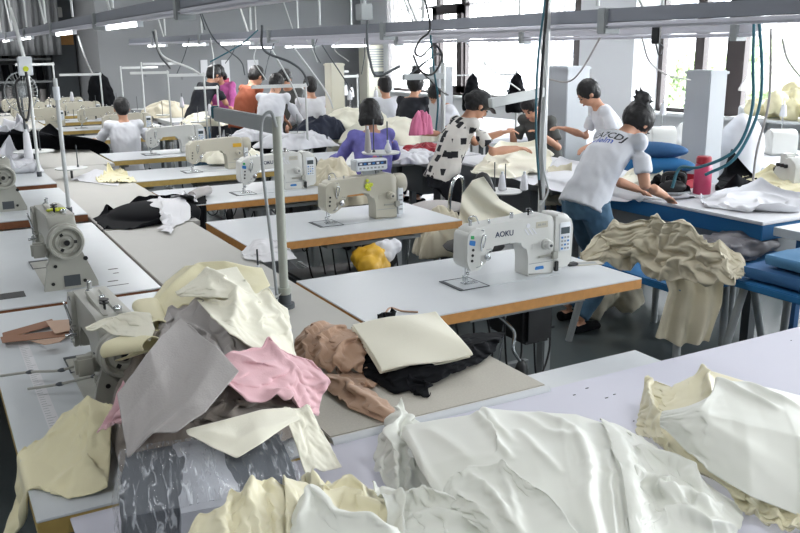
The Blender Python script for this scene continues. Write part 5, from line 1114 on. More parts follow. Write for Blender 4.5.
# printed measuring tape and lines on the nearest left table
t = empty('measuring_tape', (.21, 2.15, .7605), 0, 'pale measuring tape stuck along the nearest left table', 'tape'); build('strip', MB().box(0, .035, 0, 1.2, 0, .0006), 'paper', t)
tk = MB(); [tk.box(.004, .02 if k % 5 else .031, .02+.02*k, .0225+.02*k, .0006, .001) for k in range(58)]; build('tick_marks', tk, 'steel', t)['kind'] = 'stuff'
for (a_, b_, lb) in ((((2, 376), (130, 361)), None, 'upper thin metal guide rod reaching left from the buried machine'), (((28, 389), (130, 374)), None, 'lower thin metal guide rod reaching left from the buried machine')) if False else ():
    pass
for pts, lb in (([(0, 376), (30, 372), (62, 370), (92, 360), (118, 362)], 'upper thin metal guide rod reaching left from the buried machine'), ([(28, 389), (60, 384), (95, 376), (120, 374)], 'lower thin metal guide rod reaching left from the buried machine')):
    t = empty('guide_rod', at(*pts[0], .78), 0, lb, 'guide rod'); o0 = t.location.copy(); o0.z = 0
    t.location.z = 0; P_ = [at(x, y, .79+.02*i)-o0 for i, (x, y) in enumerate(pts)]; build('rod', MB().tube(spline(P_), .0045), 'machg', t)
    kn = MB(); [kn.sph(p, .011, (1.3, .8, .6), 8) for p in P_[1:]]; build('clamps', kn, 'dsteel', t)
q_ = at(112, 345, .9); t = empty('lamp_head', (q_.x-.06, q_.y-.05, .76), .3, 'small grey lamp head on a bracket beside the buried machine', 'lamp'); build('shade', MB().sph((0, 0, .13), .035, (1.4, .8, .5)), 'machg', t); build('stem', MB().tube(spline([(0, 0, 0), (.01, 0, .06), (0, 0, .12)]), .006), 'dsteel', t)
# paper packet by the button box machine, socket plate etc. on nearest table
q_ = at(585, 262, .762); t = empty('ruler_card', (q_.x-.02, q_.y-.02, .7605), -.3, 'small beige card at the right end of the nearest sewing table', 'card'); build('card', MB().box(-.05, .09, -.035, .035, 0, .002), 'machb', t); build('print', MB().box(-.04, .06, -.02, .02, .002, .0024), 'steel', t)
q_ = at(576, 265, .762); tag(build('scissor_case', MB().box(q_.x-.05, q_.x+.01, q_.y-.01, q_.y+.03, .761, .775).bevel(.004), 'black'), 'small black clip beside the beige card on the nearest sewing table', 'clip')
# white plastic bag behind the greenish pole and orange bag under second table
sheet('plastic_bag', [S((241, 250, .79), (255, 238, .83), (272, 238, .83), (285, 247, .82)), S((285, 245, .82), (292, 252, .8), (297, 258, .78)), S((244, 258, .77), (262, 262, .77), (297, 258, .78)), S((241, 252, .78), (242, 255, .775), (244, 258, .77))], 40, 24, (1.02, 1.05), 'paper', 'crumpled thin white bag on the centre board behind the greenish pole', [([(255, 256), (262, 246), (270, 255)], .01, .03)], 71, cols=TB, bend=.05, cat='bag')
for px, py, s_, m_, lb in ((368, 263, .075, 'oryel', 'amber cloth bundle under the second sewing table'), (386, 252, .05, 'white', 'white cloth bit under the second sewing table')):
    q_ = atD(px, py, 5.1); mb = MB(); rr = random.Random(px); [mb.sph((q_.x+rr.gauss(0, s_*.5), q_.y+rr.gauss(0, s_*.5), q_.z+rr.gauss(0, s_*.3)), s_, n=12) for _ in range(9)]
    me = fuse(mb, .012, 4, .012, 22, px); tag(build('cloth_bundle', me, m_), lb, 'cloth')
t = empty('crate', (atD(372, 330, 5.2).x-.1, 4.75, 0), 0, 'grey crate under the second sewing table', 'crate'); build('body', MB().box(-.25, .25, -.2, .2, 0, .46).bevel(.015), 'dsteel', t)
# --- ironing tables
def iron_table(x0, x1, y0, y1, z, lab, body='dsteel', edge='blue', legs=True):
    t = empty('ironing_table', (x0, y0, 0), 0, lab, 'table', 'ironing tables by the windows'); W, L = x1-x0, y1-y0
    build('frame', MB().box(0, W, 0, L, z-.12, z-.02).bevel(.006), edge, t); build('body', MB().box(.06, W-.06, .35, L-.12, z-.42, z-.12).bevel(.01), body, t)
    for a in (.04, W-.1):
        for b in (.06, L-.12): build('leg', MB().box(a, a+.06, b, b+.06, 0, z-.12), 'dsteel', t)
    build('tabletop', MB().box(-.015, W+.015, -.015, L+.015, z-.02, z).bevel(.006), 'white', t); return t
M['bodyg'] = mat('grey_table_body', '7c8185', .6)
iron_table(4.28, 5.2, 3.30, 5.15, .80, 'nearest ironing table with blue edge, where the bun haired worker bends', 'bodyg')
iron_table(4.28, 5.2, 5.25, 6.9, .80, 'middle ironing table with grey side, in front of the patterned tee worker', 'bodyg', 'bodyg')
iron_table(4.28, 4.78, 7.0, 8.3, .80, 'white covered ironing table left of the patterned tee worker', 'bodyg', 'white')
slab('side_table', 4.25, 5.3, 1.3, 3.2, .79, 'laminate', 'white topped table at the right edge beside the nearest ironing table', 'blued', .05, 'table')
slab('work_table', 4.6, 6.4, 11.1, 13.0, .78, 'laminate', 'far white work table where the orange shirt worker leans', 'dsteel', .05, 'table')
slab('work_table', 3.2, 4.5, 12.6, 13.9, .80, 'laminate', 'far white work table left of the orange shirt worker', 'dsteel', .05, 'table')
slab('work_table', 5.6, 7.6, 8.2, 10.9, .78, 'white', 'far table behind the purple jacket worker, heaped with cream goods', 'dsteel', .05, 'table')
slab('work_table', 3.35, 4.15, 7.2, 8.3, .76, 'laminate', 'small white table in front of the purple jacket worker', 'dsteel', .05, 'table')
SI = [Box(4.26, 5.22, 3.28, 5.17, .3, .80), Box(4.26, 5.22, 5.2, 6.95, .3, .80), Box(4.2, 5.35, 1.2, 3.25, .3, .79)]
hi_ = HMap(3.3, 6.6, 1.5, 9.5, .012)
def S2(*p): return S(*p)
sheet('table_cover', [S((500, 172, .83), (560, 160, .83), (700, 178, .83)), S((700, 178, .83), (740, 190, .83), (775, 200, .83)), S((592, 196, .79), (636, 206, .78), (680, 214, .77), (690, 207, .80), (740, 215, .79), (772, 222, .80)), S((500, 172, .83), (540, 185, .81), (592, 196, .79))], 90, 44, (1.03, 1.05), 'white', 'rumpled white cover sheet on the nearest ironing table', [([(640, 195), (690, 200), (740, 208)], .02, .05)], 72, cols=SI, hm=hi_, bend=.2, steps=35, drop=.02)
sheet('cream_cloth', [S((612, 180, .84), (640, 172, .87), (662, 172, .86)), S((662, 172, .86), (663, 180, .84), (660, 188, .83)), S((615, 183, .83), (640, 190, .83), (660, 188, .83)), S((612, 180, .84), (613, 181, .83), (615, 183, .83))], 40, 26, (1.1, 1.2), 'creamp', 'cream cloth being worked on under the hands of the bun haired worker', [([(620, 182), (640, 176), (658, 178)], .02, .03)], 73, hm=hi_)
sheet('cream_cloth', [S((470, 172, .84), (500, 148, .92), (545, 148, .90), (552, 160, .86)), S((552, 160, .86), (550, 166, .84), (545, 172, .82)), S((478, 176, .82), (510, 178, .82), (545, 172, .82)), S((470, 172, .84), (474, 174, .83), (478, 176, .82))], 56, 34, (1.08, 1.15), 'creamp', 'white cloth heap on the middle ironing table under the hands of the patterned tee worker', [([(480, 172), (500, 152), (530, 150)], .04, .05), ([(500, 172), (515, 158), (545, 158)], .03, .04)], 74, hm=hi_)
for q, lb, m_, sd in (([(545, 205, .62), (548, 170, .82), (572, 168, .82), (570, 205, .6)], 'beige cloth hanging at the table side behind the jeans', 'linen', 75), ([(538, 208, .55), (548, 198, .6), (566, 204, .58), (560, 214, .5)], 'blue cloth lump under the middle ironing table', 'blued', 76)):
    sheet('hanging_cloth', S(*q), 24, 24, (1.1, 1.1), m_, lb, (), sd)
# blue cushions (sleeve boards)
for (px, py, lx, lb, m_) in ((652, 150, .27, 'upper rounded blue ironing cushion behind the bun haired worker', 'blued'), (655, 165, .30, 'lower flat blue ironing board behind the bun haired worker', 'blue')):
    q_ = atD(px, py, 6.6); mb = MB(); mb.sph((q_.x, q_.y, q_.z), lx, (1, .42, .24), 24, Matrix.Rotation(-.9, 3, 'Z')); tag(build('ironing_cushion', mb, m_), lb, 'cushion')
# exhaust ducts
def duct(px, yt, D, w, z0, lab, m='duct', d=None):
    top = atD(px, yt, D); t = empty('exhaust_duct', (top.x, top.y, z0), math.radians(0), lab, 'duct'); d = d or w
    build('column', MB().box(-w/2, w/2, -d/2, d/2, 0, top.z-z0).bevel(.008), m, t); build('label_plate', MB().box(-w/2-.004, -w/2, -.05, .05, .6, .72), 'steel', t); build('top_rim', MB().box(-w/2-.008, w/2+.008, -d/2-.008, d/2+.008, top.z-z0-.03, top.z-z0-.01), m, t); return t
duct(707, 70, 7.0, .20, 0, 'tall grey exhaust duct behind the pink bottle, right side', d=.26)
duct(566, 66, 9.0, .30, 0, 'tall grey exhaust duct left of the white tee man behind the table', d=.42)
duct(334, 63, 10.6, .18, 0, 'tall cream exhaust duct right of the far white worker', 'ductc', .2)
duct(441, 66, 9.5, .2, .8, 'grey exhaust duct in front of the dark casement window')
# pink bottle, red tray, irons, black cloth on the table
q_ = atD(702, 187, 6.0); t = empty('water_bottle', (q_.x, q_.y, .80), 0, 'pink magenta bottle standing beside the grey duct on the ironing table', 'bottle'); build('bottle_body', MB().lathe([(0, 0), (.055, 0), (.06, .01), (.06, .19), (.05, .215), (0, .215)], n=28), 'magenta', t); build('lid', MB().lathe([(.045, .215), (.052, .22), (.052, .26), (.045, .268), (0, .268)], n=24), 'red', t)
q_ = at(680, 185, .81); t = empty('plastic_tray', (q_.x, q_.y, .80), .3, 'red plastic tray left of the pink bottle', 'tray'); build('base', MB().box(-.2, .2, -.12, .12, 0, .01), 'red', t)
for a in ((-.2, .2, -.12, -.11), (-.2, .2, .11, .12), (-.2, -.19, -.12, .12), (.19, .2, -.12, .12)): build('rim', MB().box(*a, 0, .07), 'red', t)
q_ = at(672, 193, .82); t = empty('steam_iron', (q_.x, q_.y, .815), 2.6, 'black steam iron resting on the ironing table by its hose', 'iron')
build('soleplate', MB().prism([(-.12, 0), (.12, 0), (.12, .02), (-.12, .02)], -.05, .05, .01), 'chrome', t); build('housing', MB().sph((0, 0, .05), .09, (1.1, .5, .5)), 'black', t); build('handle', MB().tube(spline([(-.08, 0, .06), (-.07, 0, .13), (.05, 0, .14), (.07, 0, .08)]), .016), 'black', t)
q_ = at(672, 190, .82); mb = MB(); [mb.sph((q_.x+random.gauss(0, .06), q_.y+random.gauss(0, .05), .87+random.gauss(0, .03)), .05, n=10) for _ in range(12)]; tag(build('black_cloth', fuse(mb, .012, 3, .02, 25), 'blackc'), 'black cloth bunched over the iron at the duct foot', 'cloth')
sheet('black_cloth', [S((715, 185, .84), (730, 168, .9), (752, 175, .88)), S((752, 175, .88), (758, 182, .85), (760, 190, .82)), S((715, 190, .82), (735, 196, .82), (760, 190, .82)), S((715, 185, .84), (715, 187, .83), (715, 190, .82))], 36, 24, (1.2, 1.3), 'blackc', 'black cloth bunch right of the pink bottle on the ironing table', (), 78)
sheet('white_cloth', [S((700, 200, .82), (725, 192, .85), (760, 190, .84), (800, 198, .83)), S((800, 198, .83), (802, 206, .82), (800, 214, .80)), S((705, 206, .81), (750, 212, .81), (800, 214, .80)), S((700, 200, .82), (702, 203, .81), (705, 206, .81))], 50, 24, (1.1, 1.2), 'white', 'white and grey cloth spread in front of the black bunch at right', [([(720, 200), (760, 196), (790, 202)], .02, .03)], 79)
sheet('cream_cloth', [S((742, 178, .86), (770, 172, .88), (815, 175, .88)), S((815, 175, .88), (816, 190, .86), (812, 204, .82)), S((760, 188, .84), (785, 196, .83), (812, 204, .82)), S((742, 178, .86), (750, 183, .85), (760, 188, .84))], 50, 30, (1.1, 1.2), 'cream', 'cream cloth layers piled at the right edge behind the white cloth', [([(750, 180), (780, 178), (812, 184)], .03, .03)], 80)
# yellow garments on the sill, right edge
q_ = atX(792, 112, XW-.4); mb = MB(); rr = random.Random(9); [mb.sph((q_.x+rr.gauss(0, .12), q_.y+rr.gauss(0, .26), q_.z+abs(rr.gauss(0, .1))), .10, n=10) for _ in range(26)]; tag(build('cream_garment', fuse(mb, .025, 3, .05, 9), 'cream'), 'heap of yellowish garments on the window sill at the right edge', 'garment')
t = empty('shelf_stand', (q_.x, q_.y, 0), 0, 'white stand under the yellowish garments at the right edge', 'stand'); build('top', B(-.3, .3, -.6, .6, q_.z-.1, q_.z-.07), 'laminate', t); [build('leg', MB().cyl((a, b, 0), (a, b, q_.z-.1), .02), 'steel', t) for a in (-.25, .25) for b in (-.5, .5)]
# right edge machine (overlock head)
q_ = atD(795, 178, 6.2); t = empty('overlock_machine', (q_.x, q_.y, .80), -PI/2-.4, 'white overlock sewing machine cut by the right edge of the picture', 'sewing machine')
build('body', MB().prism(fillet([(-.12, 0, .01), (.16, 0, .01), (.16, .2, .04), (.05, .24, .03), (-.02, .19, .03), (-.12, .14, .03)]), -.1, .1, .01), 'mach', t); build('head', MB().box(-.16, -.08, -.04, .04, .12, .24).bevel(.01), 'mach', t)
for a in (-.05, 0, .05): build('tension_dial', MB().cyl((.0+a, -.12, .17), (.0+a, -.1, .17), .014), 'black', t)
build('motor_cap', MB().box(-.26, -.17, -.03, .05, .03, .13).bevel(.01), 'black', t); build('spool_post', MB().cyl((.05, 0, .22), (.05, 0, .5), .006), 'chrome', t); build('stand', MB().box(-.2, .2, -.13, .13, -.03, 0).cyl((0, 0, -.8), (0, 0, -.02), .03), 'steel', t)
# white cloth bag beside duct
q_ = atD(740, 150, 7.3); mb = MB(); mb.sph((q_.x, q_.y, q_.z-.05), .22, (1, .8, 1.7), 20); tag(build('laundry_bag', fuse(mb, .03, 3, .02, 8), 'white'), 'rounded white cloth bag standing right of the grey exhaust duct', 'bag')
# --- cream heap on the blue stool, blue boards, bag
def stool(x, y, w, d, z, lab, rz=0, m='blue'):
    t = empty('work_stool', (x, y, 0), rz, lab, 'stool'); build('seat', MB().box(-w/2, w/2, -d/2, d/2, z-.04, z).bevel(.006), m, t)
    for a in (-1, 1):
        for b in (-1, 1): build('leg', MB().cyl((a*(w/2-.06), b*(d/2-.06), z-.04), (a*(w/2+.02), b*(d/2+.02), 0), .022), 'steel', t)
    return t
stool(3.80, 3.55, .7, .85, .55, 'blue topped low bench carrying the big ecru cloth heap')
Z = .6
sheet('ecru_cloth', [S((580, 255, .66), (596, 236, .74), (640, 219, .86), (670, 226, .88), (700, 240, .85)), S((700, 240, .85), (725, 262, .78), (735, 285, .70)), S((590, 268, .58), (630, 272, .56), (690, 292, .58), (735, 285, .70)), S((580, 255, .66), (583, 262, .62), (590, 268, .58))], 100, 70, (1.1, 1.15), 'linen', 'big ecru cloth heap draped over the blue bench right of the nearest machine',
      [([(590, 256), (620, 234), (660, 226)], .05, .04), ([(600, 262), (635, 245), (670, 250), (690, 268)], .05, .035), ([(640, 222), (668, 240), (690, 262), (712, 280)], .05, .035), ([(670, 228), (700, 250), (725, 280)], .04, .03), ([(620, 268), (645, 256), (660, 268)], .04, .03)], 81, bend=.12, lift=.03, puff=.04, thick=.005)
sheet('ecru_cloth', [SD(4.62, (660, 262), (688, 256), (724, 272)), SD(4.55, (724, 272), (722, 305), (709, 342)), SD(4.5, (654, 336), (680, 346), (709, 342)), SD(4.6, (660, 262), (668, 290), (654, 336))], 60, 70, (1.06, 1.0), 'linen', 'ecru cloth length hanging from the heap down to the floor',
      (), 82, bend=.15, thick=.005, pleat=(.028, 9))
sheet('ecru_cloth', [S((700, 240, .74), (728, 250, .72), (745, 262, .68)), S((745, 262, .68), (747, 272, .64), (740, 282, .60)), S((722, 282, .62), (730, 286, .60), (740, 282, .60)), S((700, 240, .74), (712, 260, .68), (722, 282, .62))], 50, 36, (1.05, 1.15), 'linen', 'rolled ecru cloth end at the right side of the big heap', [([(705, 245), (722, 262), (732, 280)], .04, .03), ([(720, 248), (738, 262), (740, 278)], .03, .03)], 83, thick=.005)
q_ = at(640, 330, 0); mb = MB(); rr = random.Random(4); [mb.sph((q_.x+rr.gauss(0, .12), q_.y+.5+rr.gauss(0, .2), .12+abs(rr.gauss(0, .12))), .12, n=10) for _ in range(10)]; tag(build('cloth_bundle', fuse(mb, .02, 3, .04, 12), 'linen'), 'ecru cloth bundle on the floor under the blue bench', 'cloth')
stool(3.95, 2.60, .5, .86, .60, 'blue topped bench at the right edge carrying folded blue cloth')
for i, (z, m_, lb) in enumerate(((.60, 'blued', 'thick folded deep blue cloth on the right bench, bottom one'), (.68, 'blue2', 'folded lighter blue cloth on top of the stack on the right bench'))):
    M.setdefault('blue2', mat('mid_blue_fabric', '47789f', .85, var=.1)); k_ = blobbox(.22-.02*i, .40-.05*i, .04, .035, 3+i, .006, 16); [setattr(v, 'co', v.co+Vector((3.95+.02*i, 2.6-.06*i, z+.045))) for v in k_.bm.verts]; tag(build('folded_blue_cloth', k_, m_), lb, 'cloth')
q_ = atD(735, 245, 5.2); k_ = blobbox(.24, .15, .07, .06, 8, .03, 20); [setattr(v, 'co', v.co+Vector((q_.x, q_.y, q_.z))) for v in k_.bm.verts]; tag(build('grey_bag', k_, 'dgreyc'), 'dark grey plastic bag on the blue stool right of the ecru heap', 'bag') if M.setdefault('dgreyc', mat('dark_grey_plastic', '6d6b70', .5, var=.2)) else 0
stool(q_.x+.05, q_.y+.05, .6, .45, q_.z-.075, 'blue topped stool under the dark grey bag')
# chair draped with white cloth, chrome backed stool
q_ = atD(474, 225, 5.95); t = empty('swivel_chair', (q_.x, q_.y, 0), -.2, 'black swivel chair with white cloth thrown over it behind the nearest machine', 'chair')
build('seat', MB().sph((0, 0, .47), .22, (1, 1, .2)), 'black', t); build('backrest', MB().sph((-.02, -.18, .86), .13, (.7, .25, 1.2)), 'black', t); build('back_post', MB().tube(spline([(0, -.05, .44), (0, -.22, .5), (0, -.2, .75)]), .014), 'chrome', t); build('column', MB().cyl((0, 0, .08), (0, 0, .45), .025), 'chrome', t)
for k in range(5):
    a = 2*PI*k/5; lg = build('leg', MB().cyl((0, 0, .1), (.26*math.cos(a), .26*math.sin(a), .07), .018), 'black', t); build('caster', MB().cyl((.26*math.cos(a)-.01, .26*math.sin(a), .03), (.26*math.cos(a)+.015, .26*math.sin(a), .03), .03), 'black', lg)
sheet('white_cloth', [SD(5.6, (458, 226), (462, 195), (472, 180), (484, 177)), SD(5.6, (484, 177), (500, 200, .1), (528, 216, .2)), SD(5.5, (462, 236), (495, 238), (528, 216, .3)), SD(5.6, (458, 226), (460, 230), (462, 236))], 60, 50, (1.0, 1.0), 'creamp', 'white cloth draped over the black swivel chair', (), 84, thick=.005, pleat=(.05, 8))
q_ = atD(437, 200, 6.6); t = empty('padded_stool', (q_.x, q_.y, 0), .3, 'grey padded stool with chrome hoop back beside the patterned tee worker', 'stool')
build('seat', MB().sph((0, 0, .62), .21, (1.1, 1, .22)), 'cgrey', t); build('hoop_back', MB().tube(spline([(-.1, -.2, .5), (-.1, -.22, .75), (-.06, -.23, .87), (.02, -.23, .87), (.05, -.22, .75), (.05, -.2, .5)]), .013), 'chrome', t)
for a in (-.14, .14):
    for b in (-.14, .14): build('leg', MB().cyl((a, b, .6), (a*1.3, b*1.3, 0), .014), 'chrome', t)
# black draped uprights by the window
for px, py0, py1, D, lb in ((472, 73, 110, 10.5, 'black jacket hung on a stand before the middle of the long window'), (516, 72, 112, 9.6, 'black jacket hung on a stand right of the tied curtain')):
    tp_, bt = atD(px, py0, D), atD(px, py1, D); t = empty('hanging_jacket', (bt.x, bt.y, bt.z), 0, lb, 'jacket'); h = tp_.z-bt.z
    mb = MB(); limb(mb, [(0, 0, 0), (0, 0, h*.4), (0, 0, h*.8), (0, 0, h)], [(.12, .1), (.13, .1), (.07, .06), (.02, .02)], (1, 0, 0)); build('jacket', fuse(mb, .012, 2, .02, 14), 'blackc', t); build('stand_pole', MB().cyl((0, 0, -bt.z+0.0), (0, 0, h+.02), .012).cyl((-.25, 0, h-.02), (.02, 0, h-.02), .008), 'polew', t)
# black garment at the far left
tp_, bt = atD(101, 72, 14), atD(101, 98, 14); mb = MB(); limb(mb, [(bt.x, bt.y, .8), (bt.x, bt.y, bt.z+.1), (bt.x, bt.y, tp_.z-.08), (bt.x, bt.y, tp_.z)], [(.2, .1), (.2, .12), (.15, .1), (.05, .05)], (1, 0, 0)); tag(build('hanging_garment', fuse(mb, .02, 2, .03, 9), 'blackc'), 'black garment heap standing in front of the tall cabinet', 'garment')
# goods on far tables
def heap_blob(px, py, D, w, h, m_, lb, n=16, name='cloth_heap', z=None):
    q_ = atD(px, py, D); z = q_.z-.02 if z is None else z-.02; n_ = 44; sd = int(px*3+py); P = np.zeros((n_, n_, 3))
    u = np.linspace(-1, 1, n_)[:, None]*np.ones((1, n_)); v = u.T; r_ = np.maximum(abs(u), abs(v)); k = r_/np.maximum(np.hypot(u, v), 1e-6); x, y = u*k, v*k; rr_ = np.hypot(x, y)
    fold = 1-np.abs(np.tanh(grid_noise(n_, n_, 5, sd, 1.1)))
    edge = 1+.18*grid_noise(n_, n_, 3, sd+5, 1)
    P[..., 0] = q_.x+x*w*1.15*edge; P[..., 1] = q_.y+y*w*.9*edge
    P[..., 2] = z+h*1.25*np.clip(1-rr_**2.4, 0, 1)**.7*(.78+.25*fold)+.012*grid_noise(n_, n_, 12, sd+2, 1)*(rr_ < .97)
    return cloth_obj(name, P, m_, lb, 'cloth', thick=.006, smooth_it=2)
heap_blob(352, 108, 10.2, .45, .28, 'creamp', 'cream goods heap behind the purple jacket worker, left part', 22, z=.82)
heap_blob(398, 112, 9.6, .5, .22, 'creamp', 'cream goods heap right of the purple jacket worker head', 18, z=.82)
heap_blob(334, 160, 6.9, .26, .3, 'linen', 'ecru folds left of the purple jacket worker', 14, z=.62)
heap_blob(255, 112, 9.9, .3, .12, 'white', 'white goods under the leaning white tee worker', 10, z=.82)
heap_blob(300, 128, 9.4, .35, .14, 'white', 'white goods on the far table before the cream duct', 12, z=.80)
heap_blob(322, 112, 9.6, .25, .22, 'navyc', 'navy cloth bundle left of the cream duct foot', 10, z=.85) if M.setdefault('navyc', mat('navy_cloth', '1e2436', .8)) else 0
heap_blob(205, 100, 11.4, .3, .14, 'creamp', 'cream goods before the pink topped worker', 12, z=.86)
heap_blob(165, 100, 13.5, .4, .2, 'linen', 'grey beige goods on the far table right of the white tee worker', 14, z=.82)
heap_blob(422, 122, 8.7, .12, .2, 'pinkb', 'pink bag hung behind the patterned tee worker', 6, 'pink_bag', z=.98) if M.setdefault('pinkb', mat('pink_bag', 'c4688c', .6)) else 0
heap_blob(425, 140, 8.2, .22, .1, 'red', 'small red and dark goods left of the patterned tee worker', 8, z=.83)
heap_blob(440, 232, 6.4, .2, .28, 'linen', 'ecru folds hanging behind the second sewing table', 12, z=.35)
heap_blob(230, 140, 8.3, .3, .12, 'creamp', 'cream garments lying behind the beige amber labelled machine', 12, z=.80)
heap_blob(415, 150, 8.0, .3, .08, 'white', 'white cloth on the covered ironing table', 8, z=.81)
heap_blob(570, 118, 9.3, .1, .1, 'skin', 'x', 3) if 0 else None
heap_blob(765, 140, 7.6, .3, .12, 'creamp', 'x', 3) if 0 else None
# far overlock machines on the window side
for px, py, D, lb in ((660, 132, 8.6, 'small white overlock machine behind the bun haired worker'), (690, 130, 9.0, 'white overlock machine left of the grey duct by the sill'), (780, 122, 8.2, 'white machine below the yellowish garments'), (350, 96, 11.5, 'white machine on the far cream goods table'), (376, 98, 11.8, 'white machine in front of the air conditioner')):
    q_ = atD(px, py, D); t = empty('overlock_machine', (q_.x, q_.y, .80), -PI/2-.5, lb, 'sewing machine')
    build('body', MB().prism(fillet([(-.14, 0, .01), (.16, 0, .01), (.16, .2, .04), (.05, .24, .03), (-.02, .19, .03), (-.14, .14, .03)]), -.12, .12, .01), 'mach', t); build('spool_post', MB().cyl((.05, 0, .22), (.05, 0, .5), .006), 'chrome', t); build('thread_spool', MB().lathe([(.03, .35), (.035, .36), (.02, .46), (0, .46)], (.05, 0, 0), 12), 'white', t); build('stand', MB().box(-.16, .18, -.13, .13, -.03, 0).cyl((0, 0, -.8), (0, 0, -.02), .03), 'steel', t)
slab('work_table', 6.3, 7.6, 4.8, 8.1, .79, 'white', 'white covered table between the ironing tables and the windows', 'dsteel', .05, 'table')
# cabinet under table at the right, chairs, jars on sill
for px, lb in ((741, 'left clear jar on the window sill'), (746, 'middle clear jar on the window sill'), (752, 'right clear jar on the window sill')):
    q_ = atX(px, 115, XW-.07); tag(build('jar', MB().lathe([(0, 0), (.035, 0), (.035, .12), (.028, .13), (.028, .14), (0, .14)], (q_.x, q_.y, SILL), 14), 'panel'), lb, 'jar')
# --- cables
def cable(pts, r, m, lab, n=8): # pts: (px, py, D)
    P_ = [atD(x, y, d) for x, y, d in pts]; o = build('cable', MB().tube(spline(P_, n), r, 8), m); return tag(o, lab, 'cable')
cable([(755, -5, 5.6), (753, 60, 5.6), (752, 110, 5.6), (735, 150, 5.65), (700, 167, 5.8), (680, 168, 5.9), (672, 188, 5.9)], .011, 'teal', 'left dark teal hose curving down to the iron')
cable([(757, -5, 5.7), (762, 70, 5.7), (757, 115, 5.7), (735, 158, 5.7), (705, 175, 5.8)], .011, 'teal', 'right dark teal hose looping beside the first hose')
cable([(771, 28, 4.9), (769, 100, 5.0), (757, 150, 5.1), (753, 180, 5.3)], .007, 'cgrey', 'thin grey cord hanging right of the teal hoses')
cable([(548, -5, 5.0), (545, 30, 5.0), (541, 90, 5.1), (538, 150, 5.15), (541, 200, 5.2)], .010, 'black', 'thick black cable running down along the pale support pole')
cable([(546, -5, 5.05), (538, 60, 5.05), (536, 130, 5.1), (539, 180, 5.1)], .007, 'teal', 'teal cable running down beside the thick black cable')
cable([(552, -5, 5.15), (541, 40, 5.1), (546, 80, 5.1), (543, 160, 5.1), (548, 190, 5.2), (540, 205, 5.2)], .006, 'polew', 'pale blue cable twisting down the support pole')
cable([(424, -5, 6.3), (430, 28, 6.4), (420, 40, 6.4), (415, 52, 6.4), (422, 56, 6.4), (434, 45, 6.4), (442, 55, 6.4), (438, 68, 6.4), (430, 75, 6.4), (420, 70, 6.4), (413, 55, 6.4)], .008, 'black', 'coiled black cable hanging below the beam left of the casement')
cable([(430, 30, 6.6), (434, 70, 6.8), (438, 100, 7), (436, 130, 7.2)], .008, 'teal', 'teal hose hanging down beside the coiled cable')
cable([(420, 70, 6.6), (440, 90, 7), (448, 95, 7.2)], .007, 'black', 'black lead from the coiled cable to the right')
cable([(368, 12, 6.5), (367, 40, 6.5), (370, 60, 6.5), (377, 76, 6.5), (400, 66, 6.5)], .010, 'dsteel', 'grey cable sagging from the beam to the flat bracket')
cable([(262, 25, 8), (264, 50, 8.1), (290, 62, 8.2), (303, 72, 8.4), (308, 85, 8.8)], .012, 'dsteel', 'dark sagging cable over the leaning white tee worker')
cable([(10, 8, 6.5), (18, 35, 6.5), (24, 58, 6.5)], .014, 'polew', 'thick pale cable down to the switch box at the left edge')
cable([(26, 72, 6.4), (30, 100, 6.4), (27, 120, 6.3), (20, 110, 6.4), (16, 85, 6.4), (20, 78, 6.4)], .010, 'black', 'black cable loop hanging under the switch box at left')
cable([(155, 30, 7.5), (162, 55, 7.8), (190, 68, 8.2), (200, 74, 8.6)], .010, 'polew', 'white cable from the lamp beam to the black top worker')
cable([(153, 32, 7.5), (160, 55, 8), (170, 68, 8.5)], .010, 'dsteel', 'dark cable from the lamp beam beside the white cable')
cable([(78, 36, 9), (86, 60, 9.2), (92, 73, 9.5)], .009, 'polew', 'white cable hanging toward the tall cabinet')
cable([(205, 30, 9), (200, 10, 9), (215, 40, 9.2), (240, 60, 9.5), (245, 75, 9.6)], .007, 'dsteel', 'thin dark cable swinging above the orange shirt')
cable([(642, 38, 4.6), (650, 62, 4.8), (668, 75, 5.2), (690, 80, 5.6)], .005, 'cgrey', 'thin cord sagging from the beam toward the grey duct')
cable([(782, 38, 4.4), (788, 60, 4.5), (803, 80, 4.6)], .005, 'cgrey', 'thin cord sagging out at the right edge')
cable([(466, 42, 6.2), (490, 68, 6.5), (520, 90, 7)], .006, 'polew', 'thin white cord sagging across the tied curtain')
cable([(600, 38, 5.5), (580, 72, 5.8), (566, 82, 6), (545, 78, 6.2)], .006, 'cgrey', 'thin cord sagging between the beam and the wide duct')
cable([(272, 50, 8.6), (292, 85, 8.9), (300, 105, 9.1)], .009, 'polew', 'slanting white tube above the leaning white tee worker')
cable([(292, 45, 8.6), (325, 90, 8.9), (333, 108, 9.1)], .009, 'polew', 'slanting white tube left of the cream duct')
cable([(322, 45, 8.2), (345, 80, 8.6), (352, 92, 8.9)], .006, 'dsteel', 'dark cord right of the slanting white tube')
cable([(210, 62, 9.5), (240, 45, 9.5), (258, 30, 9.5)], .008, 'teal', 'teal cord rising to the beam above the wall notices')
rr = random.Random(12)
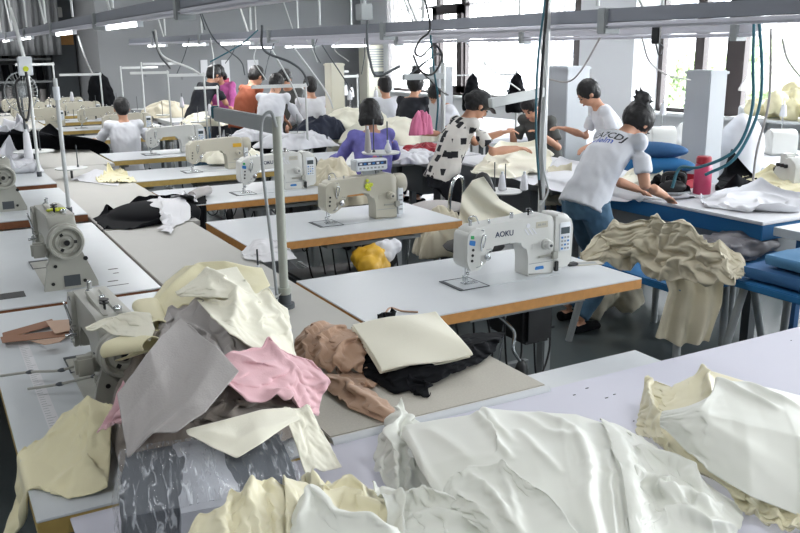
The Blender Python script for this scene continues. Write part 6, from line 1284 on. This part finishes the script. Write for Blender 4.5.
for k in range(9):
    x = 190+k*22+rr.uniform(-6, 6); D = rr.uniform(9.5, 12.5); y1 = rr.uniform(60, 84)
    o = cable([(x, 38, D), (x+rr.uniform(-8, 8), (38+y1)/2, D), (x+rr.uniform(-14, 14), y1, D)], .006, 'polew' if k % 2 else 'dsteel', 'thin cord hanging from the lamp beams before the grey wall'); o['group'] = 'thin cords before the grey wall'
for px, py, D, lb, m_ in ((25, 66, 6.45, 'white switch box hanging at the left edge', 'panel'), (657, 26, 4.9, 'slim black hook clip hanging on the beam above the bun haired worker', 'black')):
    q_ = atD(px, py, D); t = empty('hanging_box', (q_.x, q_.y, q_.z), 0, lb, 'switch box'); w_, h_ = (.05, .07) if m_ == 'panel' else (.014, .1)
    build('case', MB().box(-w_, w_, -.03, .03, -h_, h_).bevel(.006), m_, t)
    if m_ == 'panel': build('button', MB().cyl((0, -.036, -.02), (0, -.03, -.02), .02), 'yel', t)
    else: build('hook', MB().tube(spline([(0, 0, -.1), (.03, 0, -.16), (.06, 0, -.12), (.03, 0, -.1)]), .005), m_, t)
q_ = atD(364, 8, 6.5); t = empty('junction_box', (q_.x, q_.y, q_.z), 0, 'grey junction box on the ceiling side of the middle beam', 'junction box'); build('case', MB().box(-.05, .05, -.05, .05, -.09, .03).bevel(.006), 'steel', t); build('conduit', MB().cyl((0, 0, .03), (0, 0, ZC-q_.z), .018), 'steel', t)
# wire basket cover (fan guard) at the left edge
q_ = atD(21, 92, 9); t = empty('desk_fan', (q_.x, q_.y, q_.z), 0, 'round wire fan guard at the far left above the long black cloth', 'fan')
for k in range(14): a = PI*k/14; build('guard_wire', MB().tube(spline([(math.cos(a)*.16, 0, math.sin(a)*.2), (math.cos(a)*.08, -.07, math.sin(a)*.1), (0, -.09, 0), (-math.cos(a)*.08, -.07, -math.sin(a)*.1), (-math.cos(a)*.16, 0, -math.sin(a)*.2)]), .003, 5), 'steel', t)
build('guard_ring', MB().tube([(math.cos(a*PI/16)*.16, 0, math.sin(a*PI/16)*.2) for a in range(33)], .006, 6), 'steel', t); build('stem', MB().cyl((0, .03, -q_.z+.8), (0, .03, 0), .012), 'dsteel', t); build('hub', MB().sph((0, 0, 0), .05), 'dsteel', t)
